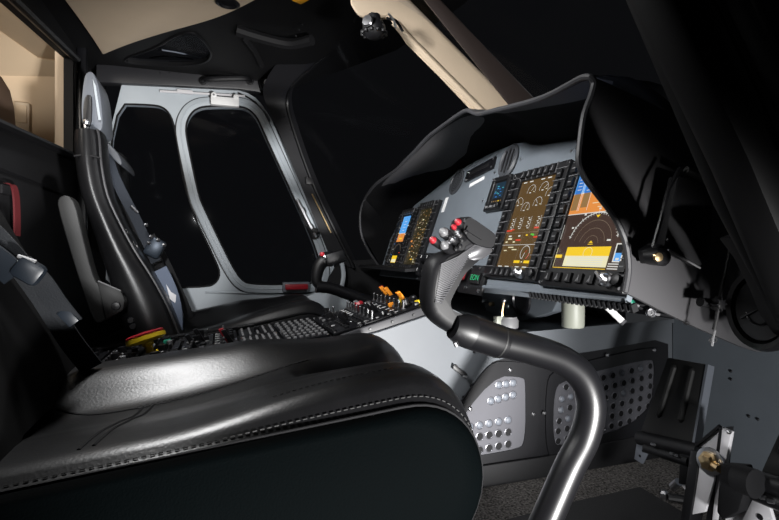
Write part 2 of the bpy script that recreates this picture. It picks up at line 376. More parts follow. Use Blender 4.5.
hb = part('handle_recess', MB().box(rh, (.12, .03, .045)), HEADG, door, bevel=.004); part('red_handle', MB().box(rh+V((0, -.018, .002)), (.10, .012, .024)), RED, hb, label='red pull handle', bevel=.003); part('handle_slot', MB().box(rh+V((0, -.016, -.016)), (.09, .006, .008)), MATTE, hb)
for q in ((322, 254), (330, 247)):
    part('red_tab', MB().box(aY(*q, DY-.02), (.014, .02, .014)), RED, door, label='tiny red tab')
struct('window_2', MB().slab(w1, (0, .005, 0)).slab([p+V((0, .0, 0)) for p in w1[:1]]*3, (0, 0, 0)) if False else MB().slab([p+V((0, .015, 0)) for p in w1], (0, .005, 0)), DGLASS, 'dark rear quarter window of the far door', 'window', smooth=0)
struct('window_3', MB().slab([p+V((0, .015, 0)) for p in w2], (0, .005, 0)), DGLASS, 'large dark main window of the far door', 'window', smooth=0)
# black door header rail with rivets
rail = struct('trim_1', MB().slab(tY([(96, 64), (190, 68), (262, 68), (280, 78), (266, 93), (240, 89), (180, 86), (96, 82)], 2.255), (0, .05, 0)), mat('header_rail_black', (.022, .022, .025), .45), 'black riveted header rail above the far door', 'trim', bevel=.005)
rv = MB()
for i in range(9): rv.lathe([(.004, 0), (.003, .003)], frameM(aY(160+i*9.5, 72.5+i*.15, 2.255), (0, -1, 0)), 8)
part('rivets', rv, PLASTIC, rail, kind='stuff')
t = thing('grab_handle', 'black grab handle bolted to the header rail above the far door', 'handle', aY(228, 82, 2.24))
hl, hr = aY(203, 81, 2.245), aY(250, 81, 2.245)
part('bar', MB().tube(spline([hl, hl+V((.02, -.028, 0)), hl+(hr-hl)*.5+V((0, -.034, 0)), hr+V((-.02, -.028, 0)), hr], 6), .013, 10), SATIN, t)
for q in (hl, hr):
    pl = part('end_plate', MB().lathe([(.016, 0), (.016, .008), (.012, .011)], frameM(q+V((0, .004, 0)), (0, -1, 0)), 14), PLASTIC, t); part('bolt', MB().lathe([(.005, 0), (.005, .005), (.002, .006)], frameM(q+V((0, -.012, 0)), (0, -1, 0)), 8), METAL, pl, label='bright bolt')
def ball_vent(name, label, c, nrm, r):
    M = frameM(c, nrm); t = thing(name, label, 'vent', M=M)
    part('socket', MB().lathe([(r*1.15, -.01), (r*1.2, .004), (r*1.0, .010), (r*.92, .004)], None, 24), PLASTIC, t, local=True)
    part('ball', MB().sphere((0, 0, .0), r*.9, 20), SATIN, t, local=True)
    kn = MB()
    for k in range(12): kn.sphere((r*.75*math.cos(k*PI/6), r*.75*math.sin(k*PI/6), r*.52), r*.13, 8)
    part('knurled_ring', kn, METAL if False else PLASTIC, t, local=True)
    part('nozzle', MB().lathe([(r*.5, r*.7), (r*.48, r*1.0), (r*.3, r*1.0), (r*.25, r*.8)], None, 16), METAL, t, local=True, label='bright metal nozzle rim')
    return t
ball_vent('ball_vent', 'black ball air vent at the front end of the header rail', aY(268, 84, 2.22), (-.2, -1, -.1), .030)

# ---------------------------------------------------------------- WINDSHIELD FRAME
def band(pairs, vec, mb=None):
    mb = mb or MB(); L = [aY(*a, y) for a, b, y in pairs]; R = [aY(*b, y) for a, b, y in pairs]; vec = V(vec)
    L, R = spline(L, 4), spline(R, 4)
    mb.loft([[l, r, r+vec, l+vec] for l, r in zip(L, R)]); return mb
pairs = [((332, 262), (354, 268), 2.23), ((301, 186), (316, 190), 2.23), ((277, 128), (293, 126), 2.23), ((264, 98), (288, 100), 2.22), ((266, 80), (296, 83), 2.12), ((286, 50), (321, 62), 1.95), ((302, 25), (344, 40), 1.75), ((314, 0), (356, 18), 1.56), ((318, -20), (364, 0), 1.45)]
pil = struct('trim_2', band(pairs, (.02, .03, .03)), mat('pillar_grey_black', (.011, .011, .013), .55, spec=.3), 'black riveted windshield pillar curving up from the far door', 'trim')
e2 = spline([aY(*b, y)+V((-.004, -.006, 0)) for a, b, y in pairs], 4)
part('edge_bead', MB().tube(e2, .007, 6), PLASTIC, pil)
rv = MB()
for (x0, y0, x1, y1, n, Y) in ((285, 116, 306, 164, 8, 2.225), (312, 8, 296, 36, 6, 1.62)):
    for i in range(n): rv.lathe([(.0035, 0), (.0025, .003)], frameM(aY(x0+(x1-x0)*i/(n-1), y0+(y1-y0)*i/(n-1), Y), (-.2, -1, 0)), 8)
part('rivets', rv, PLASTIC, pil, kind='stuff')
part('drain_tube', MB().tube([aY(312, 194, 2.215), aY(331, 233, 2.215)], .0035, 6), BRASS, pil, label='thin pale tube along the pillar')
part('pillar_clip', MB().box(aY(309, 181, 2.215), (.03, .01, .03)), PLASTIC, pil, bevel=.003)

# centre post
def post(pts, width_vec, th, bev, mb=None): return (mb or MB()).slab(pts, th)
PY = 1.30
pl = tY([(346, -30), (350, 4), (357, 16), (366, 19), (388, 17), (406, 44), (440, 78), (474, 114), (500, 140), (545, 140), (514, 105), (470, 61), (420, 10), (380, -30)], PY)
pst = struct('trim_3', MB().slab(pl, (.035, .072, .03)), BEIGE, 'beige centre windshield post running down to the glareshield', 'trim', bevel=.012, seg=3)
part('post_ridge', MB().tube(tY([(394, 22), (410, 40), (478, 108), (505, 135)], PY-.004), .010, 8), BEIGE, pst)
p2 = tY([(421, -4), (437, -4), (452, 12), (540, 104), (560, 128), (530, 130), (505, 100)], 1.22)  # reflection of the post in the windshield, modelled as a dark bar
struct('trim_8', MB().slab(p2, (.017, .036, .015)), UMBER, 'dark brown bar standing for the reflection of the beige windshield post', 'trim', bevel=.004)
# map light / camera under the post head
c = aY(374, 27, 1.22)
t = thing('map_light', 'black swivel map light hanging under the beige post head', 'light', c)
part('mount', MB().lathe([(.016, .03), (.020, .012), (.018, 0)], Matrix.Translation(c), 14), PLASTIC, t)
part('head', MB().sphere(c-V((0, 0, .005)), .030, 20, (1, 1, .9)), PLASTIC, t)
rg = MB(); 
for k in range(12):
    a = PI*2*k/12; rg.sphere(c+V((.030*math.cos(a), .030*math.sin(a), -.016)), .006, 8)
part('knurled_ring', rg, PLASTIC, t)
part('lens', MB().lathe([(.016, 0), (.013, .004), (.001, .005)], frameM(c+V((-.024, -.024, .002)), (-.7, -.7, .1)), 14), METAL, t, label='bright lens')
part('wire', MB().tube(spline([c+V((.03, -.01, .022)), c+V((.055, -.01, .02)), c+V((.075, -.01, -.005))], 6), .004, 6), PLASTIC, t)
part('clip', MB().tube(spline([c+V((.032, -.02, .03)), c+V((.045, -.025, .012)), c+V((.05, -.025, -.006))], 6), .003, 6), METAL, t)

# windshields
PT, PB = V((.42, 1.42, 1.30)), V((1.45, 1.42, .60))
def patch(a, b, c, d, bul):
    def fn(u, v):
        p = a*(1-u)*(1-v)+b*(1-u)*v+c*u*v+d*u*(1-v); return p+V(bul)*(4*u*(1-u)*.6+4*v*(1-v)*.4)
    return fn
struct('window_4', MB().grid(patch(V((.16, 2.27, 1.30)), V((.78, 2.27, .55)), PB, PT, (.14, .02, .10)), 12, 12), GLASS, 'left windshield pane between the far pillar and the centre post', 'window')
struct('window_5', MB().grid(patch(PT+V((0, -.06, 0)), PB+V((0, -.06, 0)), V((1.0, .45, .55)), V((.30, .42, 1.28)), (.14, 0, .10)), 12, 12), GLASS, 'right windshield pane between the centre post and the near pillar', 'window')

# near right-hand door pillar (out of focus, close to the lens)
AY = .36
m = MB(); m.slab(tY([(632, -40), (655, -40), (700, 75), (779, 235), (830, 330), (800, 330), (735, 205)], AY+.06), (0, .03, 0))
np_ = struct('trim_9', m, PILLAR, 'black near door pillar crossing the upper right corner', 'trim', bevel=.008)
part('pillar_cap', MB().slab(tY([(656, -40), (704, -40), (790, 130), (860, 330), (820, 330), (752, 165)], AY), (0, .05, 0)), PILLAR, np_, bevel=.012)
part('door_seal', MB().tube(spline(tY([(700, -40), (745, 50), (790, 150)], AY-.01), 4), .006, 8), PLASTIC, np_)
part('inner_flange', MB().slab(tY([(740, -40), (830, -40), (860, 140), (800, 90)], AY-.05), (0, .03, 0)), PLASTIC, np_, bevel=.006)

# ---------------------------------------------------------------- INSTRUMENT PANEL
PA = math.radians(19.5)
PT_ = V((math.sin(PA), 0, math.cos(PA))); PN = V((-math.cos(PA), 0, math.sin(PA))); PO = V((.71, 0, .65))
def pp(Y, t, n=0): return PO + V((0, Y, 0)) + PT_*t + PN*n
def PM(Y, t, n=0):
    M = Matrix((V((0, -1, 0)), PT_, PN)).transposed().to_4x4(); M.translation = pp(Y, t, n); return M
def px2pan(px, py):
    d = ray(px, py); p = CAM + d*((PO-CAM).dot(PN)/d.dot(PN)); return p.y, (p-PO).dot(PT_)
top = [(2.075, -.155), (2.085, .02), (2.03, .10), (1.916, .157), (1.80, .19), (1.684, .225), (1.595, .248), (1.48, .268), (1.375, .278), (1.25, .280), (1.19, .274), (1.155, .258), (1.11, .246), (.95, .225), (.72, .215), (.685, .19), (.685, -.135)]
botm = [(.685, -.142), (1.09, -.147), (1.22, -.151), (1.33, -.158), (1.50, -.157), (1.66, -.150)]
pr = thing('instrument_panel', 'blue grey instrument panel under the black glareshield', 'instrument panel', pp(1.37, -.15))
part('face', MB().slab([pp(y, t) for y, t in top+botm], -PN*.012), PANEL, pr, smooth=30)
lip = MB(); lp = [pp(y, t, 0) for y, t in ((.685, -.142), (1.09, -.147), (1.22, -.151), (1.33, -.158))]
lip.loft([[p+PT_*.006, p+PN*.010+PT_*.004, p+PN*.010-PT_*.004, p-PN*.03-PT_*.008, p-PN*.03] for p in lp])
part('lower_lip', lip, PANEL, pr, bevel=.003)
ser = MB()
for i in range(24): ser.box(pp(.66+i*.0125, -.152, .004), (.012, .006, .014), Matrix.Rotation(-PA, 3, 'Y'))
part('rubber_edging', ser, PLASTIC, pr, label='black notched edging', kind='stuff')
# flat round speaker, slotted plate, markings on the panel
y, t = px2pan(457, 182); M = PM(y, t)
sp = thing('speaker_grille', 'round dark speaker grille left of the slotted plate on the panel', 'speaker', M=M)
GRILL = mat('grille_grey', (.045, .048, .054), .5)
part('rim', MB().lathe([(.047, 0), (.047, .004), (.042, .006), (.040, .003)], None, 28), GRILL, sp, local=True)
part('mesh_disc', MB().lathe([(.041, .001), (.041, .003), (.001, .0035)], None, 28), GRILL, sp, local=True)
holes = MB()
for r in (.008, .017, .026, .034):
    n = int(r*900)
    for k in range(n): a = 2*PI*k/n; holes.lathe([(.0022, .0037), (.0002, .004)], Matrix.Translation((r*math.cos(a), r*math.sin(a), 0)), 6)
part('sound_holes', holes, MATTE, sp, local=True, smooth=0)
(ya, ta), (yb, tb) = px2pan(467.5, 176.5), px2pan(496.5, 161.5)
cy, ct = (ya+yb)/2, (ta+tb)/2-.004; M = PM(cy, ct)
w = abs(ya-yb); ang = math.atan2(tb-ta, ya-yb)
sl = thing('slotted_plate', 'narrow dark annunciator plate between the speaker grille and the eyeball vent', 'plate', M=M @ Matrix.Rotation(ang, 4, 'Z'))
part('plate', MB().box((0, 0, .004), (w, .040, .008)), COVER, sl, local=True, bevel=.003)
part('slot', MB().box((0, 0, .0085), (w*.72, .016, .003)), MATTE, sl, local=True, bevel=.002)
for sx in (-1, 1):
    for sy in (-1, 1): part('screw', MB().lathe([(.004, .008), (.003, .010)], Matrix.Translation((sx*w*.45, sy*.014, 0)), 8), METAL, sl, local=True, label='bright screw')
y, t = px2pan(510, 162)
ev = thing('panel_air_vent', 'oval black eyeball vent right of the slotted plate', 'vent', M=PM(y, t))
sc = Matrix.Diagonal((.82, 1.05, 1, 1))
part('ring', MB().lathe([(.050, 0), (.052, .006), (.046, .012), (.040, .008)], sc, 28), GRILL, ev, local=True)
part('bowl', MB().lathe([(.041, .007), (.030, .001), (.001, .0008)], sc, 28), MATTE, ev, local=True)
vv = MB()
for k in (-1, 0, 1): vv.box((k*.018, 0, .006), (.004, .075-abs(k)*.012, .012), Matrix.Rotation(.35, 3, 'Y'))
part('vane', vv, PLASTIC, ev, local=True)
for (x, y_, w, h, a) in ((477, 182, .085, .012, .18), (445, 205, .020, .055, 0)):
    y, t = px2pan(x, y_); M = PM(y, t) @ Matrix.Rotation(a, 4, 'Z'); mb = MB().box((0, 0, .001), (w, h, .002))
    o = part('placard', mb, WHITE, pr, local=True, label='white placard'); o.parent = pr
    o.matrix_local = INV[pr.name] @ M
for (x, y_) in ((521, 159), (483, 201), (495, 173), (454, 192), (572, 151), (577, 148)):
    y, t = px2pan(x, y_); part('panel_screw', MB().lathe([(.004, 0), (.004, .002), (.001, .003)], frameM(pp(y, t), PN), 8), METAL, pr, label='bright screw')

# -- display units
class Scr:
    """flat picture drawn in small emissive shapes on one screen, units 0..1"""
    def __init__(s, w, h, z): s.mb = MB(); s.w = w; s.h = h; s.z = z; s.l = 0; s.mats = []
    def col(s, m):
        if m not in s.mats: s.mats.append(m)
        s.mb.m = s.mats.index(m)
    def P(s, u, v): return V(((u-.5)*s.w, (v-.5)*s.h, s.z+s.l))
    def poly(s, pts, m): s.l += .000012; s.col(m); s.mb.add([s.P(*p) for p in pts], [tuple(range(len(pts)))])
    def quad(s, u0, v0, u1, v1, m): s.poly([(u0, v0), (u1, v0), (u1, v1), (u0, v1)], m)
    def line(s, u0, v0, u1, v1, wd, m):
        dx, dy = (u1-u0)*s.w, (v1-v0)*s.h; L = math.hypot(dx, dy) or 1; nx, ny = -dy/L*wd/2/s.w, dx/L*wd/2/s.h
        s.poly([(u0-nx, v0-ny), (u1-nx, v1-ny), (u1+nx, v1+ny), (u0+nx, v0+ny)], m)
    def arc(s, u, v, r, a0, a1, wd, m, n=18):
        pts = [(u+r/s.w*math.cos(math.radians(a0+(a1-a0)*i/n)), v+r/s.h*math.sin(math.radians(a0+(a1-a0)*i/n))) for i in range(n+1)]
        for a, b in zip(pts, pts[1:]): s.line(*a, *b, wd, m)
    def dash(s, u, v, wd, m, hh=.012): s.quad(u-wd/2, v-hh/2, u+wd/2, v+hh/2, m)

def pfd(s):
    s.quad(0, 0, 1, 1, E_BRN); s.quad(0, .72, 1, 1, E_BLUE); s.quad(0, .52, 1, .72, E_ORG); s.quad(0, .715, 1, .725, E_WHT)
    s.quad(.02, .56, .12, .98, E_DBLUE); s.quad(.02, .56, .12, .72, E_TAN); s.quad(.17, .58, .27, .95, E_DBLUE); s.quad(.17, .58, .27, .72, E_TAN)
    for u in (.13, .28, .15): s.line(u, .55, u, .98, .0011, E_WHT)
    for i in range(7): s.dash(.075, .76+i*.033, .06, E_WHT, .006); s.dash(.22, .745+i*.03, .05, E_WHT, .006)
    s.quad(.22, .80, .27, .83, E_CYAN); s.quad(.02, .90, .1, .94, E_CYAN)
    for i, wd in enumerate((.30, .18, .34, .16)): s.dash(.52, .69-i*.04, wd, E_PALE, .006)
    for i, wd in enumerate((.2, .12, .2)): s.dash(.55, .77+i*.045, wd, E_WHT, .006)
    s.quad(.66, .60, .72, .64, E_BLK); s.quad(.76, .60, .80, .64, E_BLK); s.quad(.68, .57, .78, .585, E_YEL); s.quad(.78, .66, .84, .68, E_YEL)
    s.quad(.84, .535, 1.0, .60, E_CYAN); s.dash(.92, .57, .10, E_BLK, .010); s.dash(.90, .55, .07, E_WHT, .008)
    s.quad(0, .515, 1, .522, E_WHT)
    # compass rose
    for r, wd, m in ((.052, .0007, E_DIM), (.035, .0007, E_DIM), (.019, .0006, E_DIM)): s.arc(.50, .225, r, 10, 170, wd, m)
    s.arc(.50, .225, .068, 12, 168, .0016, E_WHT, 26)
    for k in range(25):
        a = math.radians(15+k*6.25); r0, r1 = .064, .068+(.004 if k % 3 == 0 else .001)
        s.line(.5+r0/s.w*math.cos(a), .225+r0/s.h*math.sin(a), .5+r1/s.w*math.cos(a), .225+r1/s.h*math.sin(a), .0011, E_WHT)
    for a in (30, 62, 90, 120, 150): s.dash(.5+.076/s.w*math.cos(math.radians(a)), .225+.076/s.h*math.sin(math.radians(a)), .03, E_WHT, .016)
    s.poly([(.47, .49), (.53, .49), (.50, .465)], E_YEL); s.poly([(.47, .24), (.53, .24), (.50, .26)], E_YEL); s.dash(.5, .228, .07, E_YEL, .006); s.dash(.74, .26, .05, E_WHT, .014)
    # data box
    s.quad(.17, .03, .80, .205, E_PALE); s.quad(.17, .125, .80, .205, E_YEL); s.arc(.5, .15, .012, 0, 360, .001, E_PALE)
    for i in range(4): s.dash(.48, .05+i*.018, .52, E_WHT, .006)
    s.quad(.0, .105, .12, .135, E_YEL); s.line(.02, .02, .02, .2, .0012, E_PALE); s.quad(.02, .012, .80, .018, E_YEL)
    s.quad(.86, .075, .97, .23, E_WHT); s.quad(.875, .085, .955, .22, E_BLK); s.quad(.875, .085, .955, .15, E_BLUE); s.dash(.915, .10, .04, E_WHT, .02)
    for i in range(3): s.dash(.90, .06-i*.02, .16, E_WHT, .008)
    for v in (.30, .35, .41, .46): s.dash(.93, v, .1, E_WHT, .010); s.dash(.92, v-.015, .08, E_WHT, .006)
    s.line(.015, .28, .015, .42, .0014, E_WHT)
def gauge(s, u, v, r):
    s.arc(u, v, r, -20, 200, .0009, E_WHT); a = math.radians(random.choice((35, 50, 70, 130))); s.line(u, v, u+r*.9/s.w*math.cos(a), v+r*.9/s.h*math.sin(a), .001, E_WHT)
    s.dash(u-.02, v-.02, .05, E_WHT, .010); s.dash(u+r*.7/s.w, v-.012, .03, E_PALE, .008)
def mfd(s):
    s.quad(0, 0, 1, 1, E_MFD)
    for u in (.12, .3, .62, .8): s.dash(u, .975, .1, E_WHT, .012)
    for u, v in ((.38, .86), (.72, .865), (.94, .79), (.12, .73), (.36, .66), (.68, .70)): gauge(s, u, v, .0165)
    for u in (.13, .36, .60, .86):
        for i in range(6): s.dash(u+(i % 2)*.03-.02, .545-i*.022, .045, E_WHT, .009)
        s.line(u+.05, .43, u+.05, .56, .001, E_WHT)
    s.dash(.1, .415, .16, E_RED, .018); s.dash(.86, .43, .12, E_RED, .016); s.dash(.2, .425, .08, E_RED, .012)
    s.quad(0, .385, 1, .389, E_DIM); s.quad(0, .25, 1, .254, E_WHT); s.line(.54, .385, .54, .01, .0007, E_DIM)
    for u, v, m, w in ((.18, .35, E_WHT, .08), (.45, .35, E_WHT, .06), (.66, .355, E_YEL, .05), (.80, .36, E_GRN, .07), (.84, .352, E_GRN, .04), (.2, .32, E_PALE, .12), (.45, .305, E_RED, .14), (.92, .33, E_RED, .12), (.12, .285, E_PALE, .06), (.34, .285, E_PALE, .06)): s.dash(u, v, w, m, .016)
    s.dash(.3, .225, .16, E_PALE, .010); s.dash(.16, .19, .09, E_PALE, .010); s.dash(.42, .2, .14, E_PALE, .010)
    s.arc(.76, .165, .0175, -60, 240, .0014, E_WHT); s.arc(.76, .165, .0175, -60, -5, .0016, E_RED); s.line(.76, .165, .72, .10, .0018, E_WHT); s.line(.76, .165, .80, .19, .001, E_RED)
    s.quad(.52, .055, .69, .083, E_YEL); s.quad(.80, .055, .95, .083, E_YEL); s.dash(.745, .068, .04, E_PALE, .010)
    for u in (.15, .36, .66, .86): s.dash(u, .014, .12, E_WHT, .010)
    s.line(.015, .30, .015, .62, .0012, E_DIM)
def pfd_far(s):
    s.quad(0, 0, 1, 1, E_BLK); s.quad(.10, .62, .72, .97, E_BLUE); s.quad(.12, .45, .72, .62, E_ORG); s.quad(.1, .615, .72, .625, E_WHT)
    for i in range(4): s.dash(.42, .68+i*.06, .2, E_WHT, .008)
    for u in (.2, .3, .62): s.line(u, .48, u, .95, .001, E_CYAN)
    s.quad(.30, .50, .55, .53, E_YEL); s.arc(.45, .22, .04, 20, 160, .0012, E_DIM); s.quad(.22, .03, .66, .17, E_YEL); s.quad(.24, .04, .64, .10, E_PALE)
    for i in range(10): s.dash(random.uniform(.75, .95), .05+i*.09, .1, random.choice((E_WHT, E_CYAN, E_PALE, E_RED)), .016)
    for i in range(8): s.dash(.05, .08+i*.11, .05, random.choice((E_WHT, E_YEL, E_DBLUE)), .014)
def mfd_far(s):
    s.quad(0, 0, 1, 1, em_far)
    for i in range(120):
        s.dash(random.uniform(.06, .94), random.uniform(.04, .96), random.uniform(.03, .10), random.choice((E_TAN, E_MFD, E_MFD, E_TAN, E_DIM, E_DIM, E_DIM, E_PALE)), random.uniform(.008, .018))
    s.dash(.10, .42, .12, E_ORG, .03); s.dash(.25, .33, .10, E_ORG, .02); s.dash(.5, .10, .14, E_YEL, .02)
em_far = em('screen_dark_olive', (.030, .024, .010))
def btn_mesh(sx, sy):
    m = MB().box((0, 0, .003), (sx, sy, .006)); m.m = 0
    me = m.mesh('button', Matrix(), bevel=.0012, smooth=30); me.materials.append(PLASTIC); me.materials.append(WHITE)
    return me
def btn_marked(sx, sy, kind):
    m = MB().box((0, 0, .003), (sx, sy, .006)); m.m = 1
    z = .0063
    if kind == 0: m.add([(-sx*.06, -sy*.36, z), (sx*.06, -sy*.36, z), (sx*.06, sy*.30, z), (-sx*.06, sy*.30, z)], [(0, 1, 2, 3)]); m.add([(-sx*.3, -sy*.36, z), (-sx*.16, -sy*.36, z), (sx*.02, 0, z), (-sx*.08, sy*.02, z)], [(0, 1, 2, 3)])
    else: m.add([(-sx*.36, -sy*.06, z), (sx*.3, -sy*.06, z), (sx*.3, sy*.06, z), (-sx*.36, sy*.06, z)], [(0, 1, 2, 3)])
    me = m.mesh('button', Matrix(), smooth=0); me.materials.append(PLASTIC); me.materials.append(GREYK); return me
BT = btn_marked(.019, .019, 0); BS = btn_marked(.016, .020, 1); BP = btn_mesh(.014, .030)
def display(label, Y0, Y1, t0, t1, scr, draw, nb=(6, 6, 8), knob=True):
    w, h = Y1-Y0, t1-t0; M = PM((Y0+Y1)/2, (t0+t1)/2)
    d = thing('display_unit', label, 'screen', M=M, group='flight display units')
    L = (Y1-scr[1])-w/2*0; ul = w/2-(scr[1]-Y0) ; 
    x0 = -(scr[1]-(Y0+Y1)/2); x1 = -(scr[0]-(Y0+Y1)/2); y0 = scr[2]-(t0+t1)/2; y1 = scr[3]-(t0+t1)/2
    o4 = [V((-w/2, -h/2, 0)), V((w/2, -h/2, 0)), V((w/2, h/2, 0)), V((-w/2, h/2, 0))]; i4 = [V((x0, y0, 0)), V((x1, y0, 0)), V((x1, y1, 0)), V((x0, y1, 0))]
    bz = part('bezel', MB().holed(o4, [i4], (0, 0, .014)), PLASTIC, d, local=True, bevel=.003, smooth=30)
    sc_ = Scr(x1-x0+.004, y1-y0+.004, .008); draw(sc_)
    for i, v in enumerate(sc_.mb.v): sc_.mb.v[i] = v + V(((x0+x1)/2, (y0+y1)/2, 0))
    part('screen', sc_.mb, sc_.mats, d, local=True, smooth=0, recalc=False)
    part('screen_glass', MB().box(((x0+x1)/2, (y0+y1)/2, .0112), (x1-x0, y1-y0, .001)), SGLASS, d, local=True, smooth=0)
    nt, nbm, ns = nb
    for i in range(nt): part('button', BT, None, bz, loc=(x0+(x1-x0)*(i+.3)/nt+.004, (y1+h/2)/2, .014))
    for i in range(nbm): part('button', BT, None, bz, loc=(x0+(x1-x0)*(i+.3)/nt-.004, (y0-h/2)/2, .014))
    for i in range(ns):
        yy = -h/2+.03+(h-.05)*(i+.5)/ns
        part('button', BS, None, bz, loc=((x0-w/2)/2, yy, .014)); part('button', BS, None, bz, loc=((x1+w/2)/2, yy, .014))
    sep = MB()
    for i in range(ns+1): yy = -h/2+.03+(h-.05)*i/ns; sep.box(((x0-w/2)/2, yy, .0152), ((x0+w/2), .0012, .003)); sep.box(((x1+w/2)/2, yy, .0152), ((w/2-x1), .0012, .003))
    for i in range(nt+1): xx = x0+(x1-x0)*(i-.2)/nt+.004; sep.box((xx, (y1+h/2)/2, .0152), (.0012, h/2-y1, .003))
    part('bezel_ribs', sep, GREYK, bz, local=True, label='thin grey lines between the buttons')
    if knob:
        kb = part('knob', MB().lathe([(.013, 0), (.013, .012), (.010, .014), (.008, .024), (.003, .026)], Matrix.Translation((x1-.012, (y0-h/2)/2, .014)), 14), METAL, bz, local=True, label='bright double rotary knob')
        part('pointer', MB().box((x1-.012, (y0-h/2)/2, .041), (.004, .024, .004), Matrix.Rotation(.9, 3, 'Z')), METAL, kb if False else bz, local=True)
        part('small_knob', MB().lathe([(.011, 0), (.011, .010), (.006, .012)], Matrix.Translation((w/2-.016, (y0-h/2)/2+.001, .014)), 12), PLASTIC, bz, local=True)
    for sx in (-1, 1):
        for sy in (-1, 1): part('bezel_screw', MB().lathe([(.004, .014), (.003, .0165)], Matrix.Translation((sx*(w/2-.007), sy*(h/2-.007), 0)), 8), METAL, bz, local=True, label='bright screw')
    return d
display('nearest display with blue sky, orange ground and a yellow box, half hidden by the glareshield', .683, .924, -.131, .174, (.706, .897, -.090, .142), pfd)
display('brown display of small round engine gauges beside the grip head', .938, 1.170, -.124, .169, (.980, 1.124, -.093, .140), mfd)
display('small far display of dense olive and amber symbols', 1.634, 1.824, -.127, .147, (1.672, 1.802, -.102, .122), mfd_far, (6, 6, 7), False)
display('small farthest display with a blue and orange square over a yellow box', 1.828, 2.016, -.126, .135, (1.862, 1.985, -.102, .110), pfd_far, (6, 6, 7), False)
# standby display
M = PM(1.232, .121)
sd = thing('standby_display', 'small square standby display with a dark blue screen above the grip', 'screen', M=M)
bz = part('bezel', MB().holed([V((x, y, 0)) for x, y in ((-.05, -.052), (.05, -.052), (.05, .052), (-.05, .052))], [[V((x, y, 0)) for x, y in ((-.034, -.030), (.032, -.030), (.032, .038), (-.034, .038))]], (0, 0, .014)), PLASTIC, sd, local=True, bevel=.003)
s = Scr(.067, .069, .008); s.quad(0, 0, 1, 1, E_BLK); s.quad(.1, .25, .9, .95, em('screen_navy', (.008, .028, .05)))
for i in range(14): s.dash(random.uniform(.2, .8), random.uniform(.3, .9), .12, random.choice((E_CYAN, E_DBLUE, E_CYAN)), .03)
for i in range(5): s.dash(.15+i*.17, .12, .08, random.choice((E_TAN, E_YEL, E_DIM)), .05)
for i, v in enumerate(s.mb.v): s.mb.v[i] = v+V((-.001, .004, 0))
part('screen', s.mb, s.mats, sd, local=True, smooth=0, recalc=False)
part('knob', MB().lathe([(.008, .014), (.008, .024), (.004, .026)], Matrix.Translation((.036, -.041, 0)), 12), PLASTIC, bz, local=True)
for i in range(3): part('button', MB().box((-.03+i*.024, -.041, .016), (.013, .008, .005)), CAPG, bz, local=True, bevel=.001)
for sx in (-1, 1): part('bezel_screw', MB().lathe([(.004, .014), (.003, .0165)], Matrix.Translation((sx*.044, .046, 0)), 8), METAL, bz, local=True, label='bright screw')
# gear / warning switch unit low on the panel
y, t = px2pan(473, 279)
sw = thing('switch_unit', 'small black switch unit with a red lever and green lit letters behind the grip', 'switch', M=PM(y-.014, t-.003))
bd = part('plate', MB().box((0, 0, .005), (.135, .082, .010)), PLASTIC, sw, local=True, bevel=.003)
bl = part('annunciator', MB().box((.025, .003, .013), (.046, .032, .008)), MATTE, sw, local=True, bevel=.002)
part('lit_letters', MB().text('EON', .022, Matrix.Translation((.025, .003, .0176))), E_LED, bl, local=True, smooth=0, recalc=False, label='green lit letters')
rl = part('lever', MB().slab([V((-.075, -.006, .02)), V((-.03, -.010, .02)), V((-.024, -.006, .02)), V((-.016, .032, .02)), V((-.026, .032, .02)), V((-.036, .004, .02)), V((-.075, .004, .02))], (0, 0, .010)), RED, sw, local=True, bevel=.002, label='red hooked lever')
for q in ((-.02, .03), (.03, .032), (-.02, -.026), (.055, -.03)): part('lamp', MB().lathe([(.005, .010), (.004, .014), (.001, .015)], Matrix.Translation((*q, 0)), 8), METAL, sw, local=True)
sw2 = thing('switch_unit', 'cluster of dark knobs beside the far displays, left of the grip', 'switch', M=PM(1.545, -.105))
part('plate', MB().box((0, 0, .004), (.15, .10, .008)), PLASTIC, sw2, local=True, bevel=.003)
for i in range(3):
    for j in range(2): kb = part('knob', MB().lathe([(.016, .008), (.014, .026), (.010, .028)], Matrix.Translation((-.05+i*.05, -.022+j*.045, 0)), 12), SATIN, sw2, local=True); part('knob_mark', MB().box((-.05+i*.05, -.022+j*.045+.006, .0285), (.003, .010, .001)), WHITE, kb, local=True)

# ---------------------------------------------------------------- GLARESHIELD
CY0, CY1 = .672, 2.09
near_px = [(625, 292), (628.5, 270), (626, 245), (620, 228), (611, 212), (598, 195), (584, 176), (579, 162), (580, 145), (584, 116), (591, 96), (594, 83), (590, 77)]
top_px = [(581, 78), (568, 85), (552, 93.5), (540, 98.5), (525, 103), (505, 108), (488, 112), (479, 114), (473, 112.5), (467, 110.5), (458, 115), (444, 125), (428, 137), (414, 152), (406, 160), (396, 170), (384, 178), (373, 187)]
RX = .575
near = [aY(x, y, CY0) for x, y in near_px]
topr = [aX(x, y, RX) for x, y in top_px]
farr = [aY(x, y, CY1) for x, y in ((365, 199), (360.5, 213), (361, 232), (366, 246), (376, 262), (384, 272))]
gs = thing('glareshield', 'big black hooded glareshield over the instrument panel', 'glareshield', (.8, 1.37, .85))
rim = near+topr+farr
rim_s = spline(rim, 3)
part('edge_trim', MB().tube(rim_s, .0055, 8), RIM, gs, label='grey rubber edge')
def bulge(p): return p
